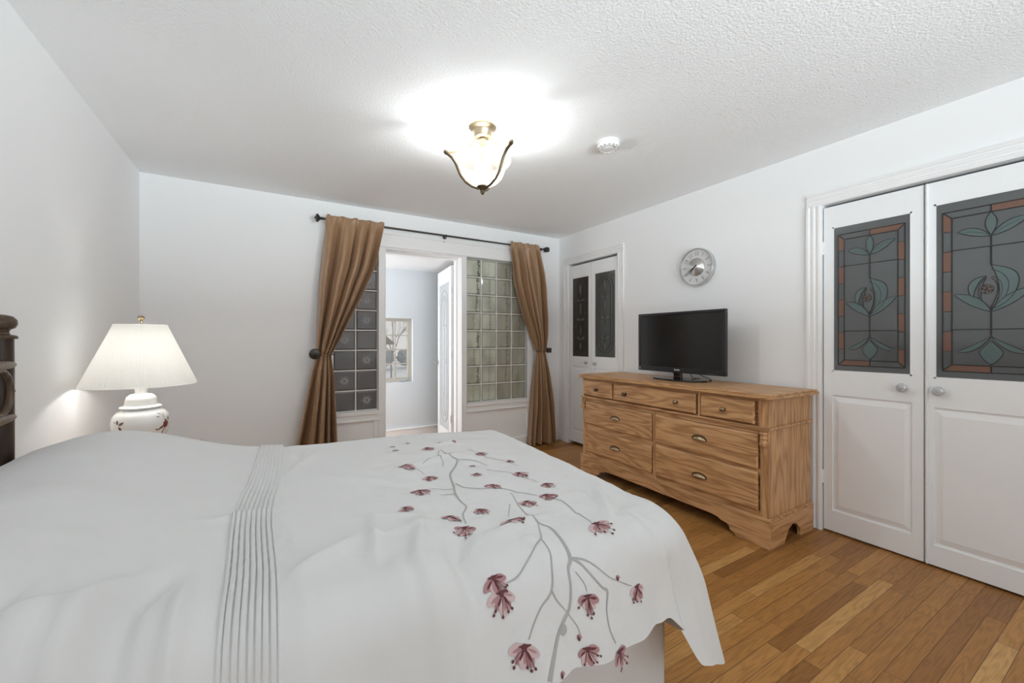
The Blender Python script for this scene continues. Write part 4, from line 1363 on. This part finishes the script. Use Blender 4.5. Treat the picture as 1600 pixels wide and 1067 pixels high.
CREASE = [(.30, .92, .35, .94, .22, 0.0216, .020), (.36, .86, .55, .83, .20, -0.0259, .022), (.22, 1.02, .2, .98, .16, 0.0173, .014), (.95, 1.00, .55, .83, .22, 0.0216, .022),
          (.12, .98, .8, .6, .14, 0.0173, .016), (-.25, .86, .5, .86, .14, 0.0281, .018), (-.19, .88, .35, .93, .13, -0.0259, .016), (-.13, .86, .1, 1.0, .12, 0.0238, .014), (-.32, .84, .75, .66, .14, 0.0216, .018),
          (.55, 1.55, .9, .43, .25, 0.0130, .02), (.25, 1.45, .8, -.6, .22, 0.0130, .02), (.12, 1.75, .4, .9, .2, 0.0130, .018), (.75, 1.8, .95, .3, .22, 0.0130, .02), (.60, .95, .95, .3, .2, 0.0130, .02),
          (-.05, 1.25, .9, .4, .12, 0.0130, .02), (.10, 1.88, .2, .97, .10, -0.0173, .015), (.30, .80, .45, .89, .16, .020, .022), (.36, .78, .5, .86, .15, -.020, .022), (.22, .80, .2, .98, .14, .014, .018), (.55, .80, .25, .97, .12, .010, .016), (.90, .84, .6, .8, .14, .012, .018), (.98, .95, .8, .6, .16, -.010, .02), (.28, 1.12, .97, -.2, .16, .008, .014), (.30, 1.02, .98, .15, .16, .008, .014), (-.40, .86, .3, .95, .10, .016, .016), (-.34, .88, .15, .98, .09, -.014, .014)]


def pos(a, b):
    dx = max(0., a - XE); dn = max(0., YN - b); df = max(0., b - YFE)
    dy = dn - df
    x = min(a, XE); y = min(max(b, YN), YFE)
    cx, cy = XE - RC, YN + RC
    corner = a > cx and b < cy
    if corner:                   # rounded near corner at the foot
        h = math.hypot(a - cx, cy - b)
        if h > RC:
            k = (h - RC) / h; dx = (a - cx) * k; dn = (cy - b) * k; dy = dn
            x = cx + (a - cx) * RC / h; y = cy - (cy - b) * RC / h
        else: dx = dn = dy = 0.; x, y = a, b
    z = ztop(x, y)
    d = math.hypot(dx, dy)
    if corner and d > .42: d = .42 + .10 * (1 - math.exp(-(d - .42) / .10))
    if d < 1e-9: return (x, y, z)
    dd = math.hypot(dx, dy); ux, uy = dx / dd, -dy / dd
    wf = ux * ux
    if dn > 0:
        R = .085 * wf + .13 * (1 - wf); tm = rad(87) * wf + rad(68) * (1 - wf)
    else:
        R = .085 * wf + .07 * (1 - wf); tm = rad(86)
    s_ = d / R
    if s_ < tm: out = R * sin(s_); drop = R * (1 - cos(s_))
    else:
        e = d - R * tm
        out = R * sin(tm) + e * cos(tm); drop = R * (1 - cos(tm)) + e * sin(tm)
    # folds on the hanging cloth
    k = sstep(.05, .30, d)
    an = math.atan2(-uy, ux) if dn > 0 else 0.0
    if corner:
        out += k * (.045 * math.exp(-((an - .66) / .30) ** 2) - .050 * math.exp(-((an - PI / 2) / .38) ** 2) - .012 * math.exp(-((an - 1.12) / .12) ** 2))
    elif dx > 0: out += k * .016 * sin(y * 19 + 1.5 * sin(y * 7))
    elif dn > 0: out += -k * .050 * math.exp(-((x - XE + RC) / .07) ** 2) + k * .018 * sin(x * 15 + 2 * sin(x * 6)) + k * .006 * sin(x * 41)
    else: out += k * .012 * sin(x * 17)
    return (x + ux * out, y + uy * out, z - drop)


HN = lambda a: .300 + .008 * sin(a * 9) + .145 * sstep(.92, 1.075, a)      # hanging length, near side
A0, A1 = -.70, XE + .54
as_ = []
a = A0
while a < A1:
    as_.append(a)
    x = a
    a += .00145 if -.085 < x < .075 else .0105
as_.append(A1)
nb = 190
P = []
for a in as_:
    hn = HN(min(a, XE))
    b0, b1 = YN - hn, YFE + .36
    P.append([pos(a, b0 + (b1 - b0) * j / nb) for j in range(nb + 1)])
dv_ = MB().grid(P)
FLOWERS = [(0.472, 1.832, 0.5, 1), (0.465, 1.763, 0.7, 1), (0.547, 1.865, 0.4, 1), (0.598, 1.735, 1, 0), (0.682, 1.816, 0.7, 1), (0.747, 1.792, 0.5, 1), (0.658, 1.955, 0.3, 1), (0.783, 1.592, 1.1, 0), (0.856, 1.459, 0.7, 0), (0.436, 1.502, 1, 0), (0.445, 1.475, 0.6, 1), (0.478, 1.375, 1, 0), (0.81, 1.307, 1.2, 0), (0.655, 1.349, 0.7, 0), (0.678, 1.445, 0.6, 1), (0.849, 1.187, 1, 0), (0.661, 1.24, 0.9, 0), (0.787, 1.097, 1.1, 0), (0.699, 1.078, 1.1, 0), (0.409, 1.259, 1, 0), (0.331, 1.151, 0.8, 0), (0.526, 1.07, 0.9, 0), (0.433, 1.058, 1, 0), (0.573, 0.968, 1.1, 0), (0.445, 0.985, 1.1, 0), (0.79, 0.859, 1.35, 0), (0.424, 0.787, 1, 0), (0.432, 0.754, 1.1, 0), (0.645, 0.698, 1, 0), (0.817, 0.671, 1, 0), (0.457, 0.652, 1.15, 0), (0.607, 0.604, 0.9, 0), (0.7, 0.572, 1, 0), (0.757, 0.715, 0.25, 2), (0.594, 0.634, 0.25, 2), (0.529, 0.59, 0.25, 2), (0.562, 0.659, 0.3, 3)]
BRANCHES = [
    ([(0.495, 0.587), (0.51, 0.61), (0.54, 0.646), (0.568, 0.665), (0.591, 0.688), (0.606, 0.721), (0.618, 0.76), (0.639, 0.785), (0.651, 0.856), (0.66, 0.902), (0.643, 0.937), (0.654, 1.037), (0.657, 1.052), (0.691, 1.165)], [0.011, 0.01, 0.0085, 0.0075, 0.006, 0.0055, 0.006, 0.01, 0.008, 0.006, 0.005, 0.004, 0.0035, 0.0025]),
    ([(0.637, 0.782), (0.684, 0.766), (0.732, 0.718), (0.799, 0.68)], [0.007, 0.004, 0.0025, 0.0025]),
    ([(0.639, 0.781), (0.657, 0.767), (0.673, 0.742), (0.699, 0.706), (0.714, 0.691), (0.694, 0.658), (0.688, 0.623), (0.697, 0.592)], [0.008, 0.006, 0.005, 0.005, 0.006, 0.004, 0.0035, 0.003]),
    ([(0.634, 0.751), (0.646, 0.727), (0.648, 0.709)], [0.003, 0.0025, 0.002]),
    ([(0.642, 0.934), (0.613, 0.88), (0.594, 0.851), (0.534, 0.808), (0.486, 0.778), (0.453, 0.769), (0.433, 0.769)], [0.003, 0.003, 0.004, 0.0035, 0.0035, 0.0035, 0.003]),
    ([(0.594, 0.847), (0.591, 0.805), (0.574, 0.769), (0.553, 0.727), (0.516, 0.709), (0.489, 0.688), (0.469, 0.664)], [0.003, 0.0035, 0.0035, 0.005, 0.0035, 0.003, 0.0025]),
    ([(0.553, 0.725), (0.561, 0.701), (0.582, 0.674), (0.598, 0.649), (0.601, 0.625)], [0.004, 0.003, 0.0025, 0.0025, 0.002]),
    ([(0.456, 1.004), (0.471, 1.06), (0.501, 1.103), (0.504, 1.157), (0.511, 1.207), (0.534, 1.28), (0.549, 1.34), (0.568, 1.388), (0.619, 1.462), (0.657, 1.537), (0.646, 1.592), (0.646, 1.696)], [0.0035, 0.004, 0.0045, 0.006, 0.007, 0.008, 0.008, 0.008, 0.0075, 0.007, 0.006, 0.004]),
    ([(0.657, 1.537), (0.712, 1.495), (0.741, 1.426)], [0.005, 0.004, 0.003]),
    ([(0.637, 1.688), (0.604, 1.607), (0.591, 1.522), (0.568, 1.472)], [0.004, 0.0035, 0.003, 0.002]),
    ([(0.597, 1.595), (0.54, 1.543), (0.504, 1.511)], [0.003, 0.003, 0.002]),
    ([(0.547, 1.291), (0.567, 1.25), (0.631, 1.225), (0.693, 1.201), (0.718, 1.16), (0.76, 1.108)], [0.006, 0.005, 0.0045, 0.004, 0.0035, 0.003]),
    ([(0.522, 1.252), (0.487, 1.255), (0.442, 1.276)], [0.004, 0.003, 0.002]),
    ([(0.508, 1.208), (0.462, 1.213)], [0.003, 0.002]),
    ([(0.466, 1.474), (0.478, 1.406)], [0.002, 0.002]),
    ([(0.771, 1.672), (0.78, 1.637)], [0.003, 0.002]),
    ([(0.78, 1.537), (0.834, 1.468), (0.862, 1.391)], [0.003, 0.0025, 0.002]),
    ([(0.712, 1.382), (0.772, 1.33), (0.808, 1.27), (0.84, 1.214)], [0.003, 0.003, 0.0025, 0.002]),
    ([(0.637, 1.078), (0.604, 1.028), (0.583, 0.997)], [0.003, 0.0025, 0.0025]),
    ([(0.789, 1.075), (0.81, 1.034), (0.793, 0.95), (0.799, 0.941), (0.786, 0.875)], [0.004, 0.0035, 0.0035, 0.003, 0.0025])]

# embroidery on the cover, laid out in the cloth's own coordinates


def nrm(a, b):
    e = .004
    p, q, r, s_ = Vector(pos(a + e, b)), Vector(pos(a - e, b)), Vector(pos(a, b + e)), Vector(pos(a, b - e))
    n = (p - q).cross(r - s_)
    return n.normalized() if n.length > 0 else Vector((0, 0, 1))


def onto(a, b, o=.0014):
    return Vector(pos(a, b)) + nrm(a, b) * o


def catmull(P, w, n=7):
    out = []
    for i in range(len(P) - 1):
        p0 = P[max(0, i - 1)]; p1 = P[i]; p2 = P[i + 1]; p3 = P[min(len(P) - 1, i + 2)]
        for k in range(n):
            t_ = k / n
            out.append(tuple(.5 * (2 * p1[c] + (p2[c] - p0[c]) * t_ + (2 * p0[c] - 5 * p1[c] + 4 * p2[c] - p3[c]) * t_ * t_ + (3 * p1[c] - p0[c] - 3 * p2[c] + p3[c]) * t_ ** 3) for c in (0, 1)) + (w[i] + (w[i + 1] - w[i]) * t_,))
    out.append((*P[-1], w[-1]))
    return out


def ribbon(pts, mi, o=.0014):
    vs = []
    for i, (a, b, w_) in enumerate(pts):
        a0, b0 = pts[max(0, i - 1)][:2]; a1, b1 = pts[min(len(pts) - 1, i + 1)][:2]
        L = math.hypot(a1 - a0, b1 - b0) or 1
        nx, ny = -(b1 - b0) / L, (a1 - a0) / L
        vs += [onto(a + nx * w_ / 2, b + ny * w_ / 2, o), onto(a - nx * w_ / 2, b - ny * w_ / 2, o)]
    dv_.add(vs, [(2 * i, 2 * i + 2, 2 * i + 3, 2 * i + 1) for i in range(len(pts) - 1)], mi)


def petal(a, b, an, L, wd, mi, o):
    n = 5
    rows = []
    for k in range(n + 1):
        s_ = k / n
        hw = wd * (sin(PI * min(1, s_ * .86 + .06)) ** .8)
        rows.append([onto(a + L * s_ * cos(an) - j * hw * sin(an), b + L * s_ * sin(an) + j * hw * cos(an), o) for j in (-1, 0, 1)])
    dv_.grid(rows, mi)


rq = random.Random(21)
for P_, w_ in BRANCHES: ribbon(catmull(P_, w_), 1, .0012)
for a, b, s_, kind in FLOWERS:
    base = -PI / 2 + rq.uniform(-.5, .5)
    R = .0325 * s_
    if kind == 2:
        petal(a, b, base, .012, .004, 4, .002); petal(a, b, base + .8, .010, .003, 3, .0022); continue
    if kind == 3:
        petal(a, b, base, .020, .009, 1, .002); continue
    npet = 3 if kind == 1 else 5
    for k in range(npet):
        an = base + (k - (npet - 1) / 2) * (.62 if npet == 5 else .8) + rq.uniform(-.12, .12)
        L = R * rq.uniform(.8, 1.12)
        o = .0016 + .00025 * k
        mi = 2 if (k + int(a * 100)) % 2 else 3
        if kind == 1: mi = 1 if k % 2 else 3
        petal(a, b, an, L, L * .30, mi, o)
        petal(a + .15 * L * cos(an), b + .15 * L * sin(an), an + .12, L * .62, L * .085, 3 if mi == 2 else 4, o + .0003)
    if kind == 1: continue
    ribbon([(a - .012 * s_, b + .004, .002), (a, b + .002, .007 * s_), (a + .012 * s_, b + .003, .002)], 4, .0032)
    petal(a, b + .006 * s_, base, .012 * s_, .005 * s_, 4, .0033)
    for k in range(5):
        an = base + rq.uniform(-1.0, 1.0); L = R * rq.uniform(.75, 1.15)
        e = (a + L * cos(an), b + L * sin(an))
        ribbon([(a, b, .0012), ((a + e[0]) / 2, (b + e[1]) / 2, .0010), (*e, .0010)], 4, .0034)
        petal(e[0], e[1], an, .0055 * s_, .0026 * s_, 4, .0034)
duvet = obj('duvet', dv_, [M['cotton'], M['branch'], M['petal'], M['petal2'], M['core']], angle=180, recalc=False)
tag(duvet, 'white duvet with pleated band and embroidered blossom branches, spread over the bed', 'duvet')
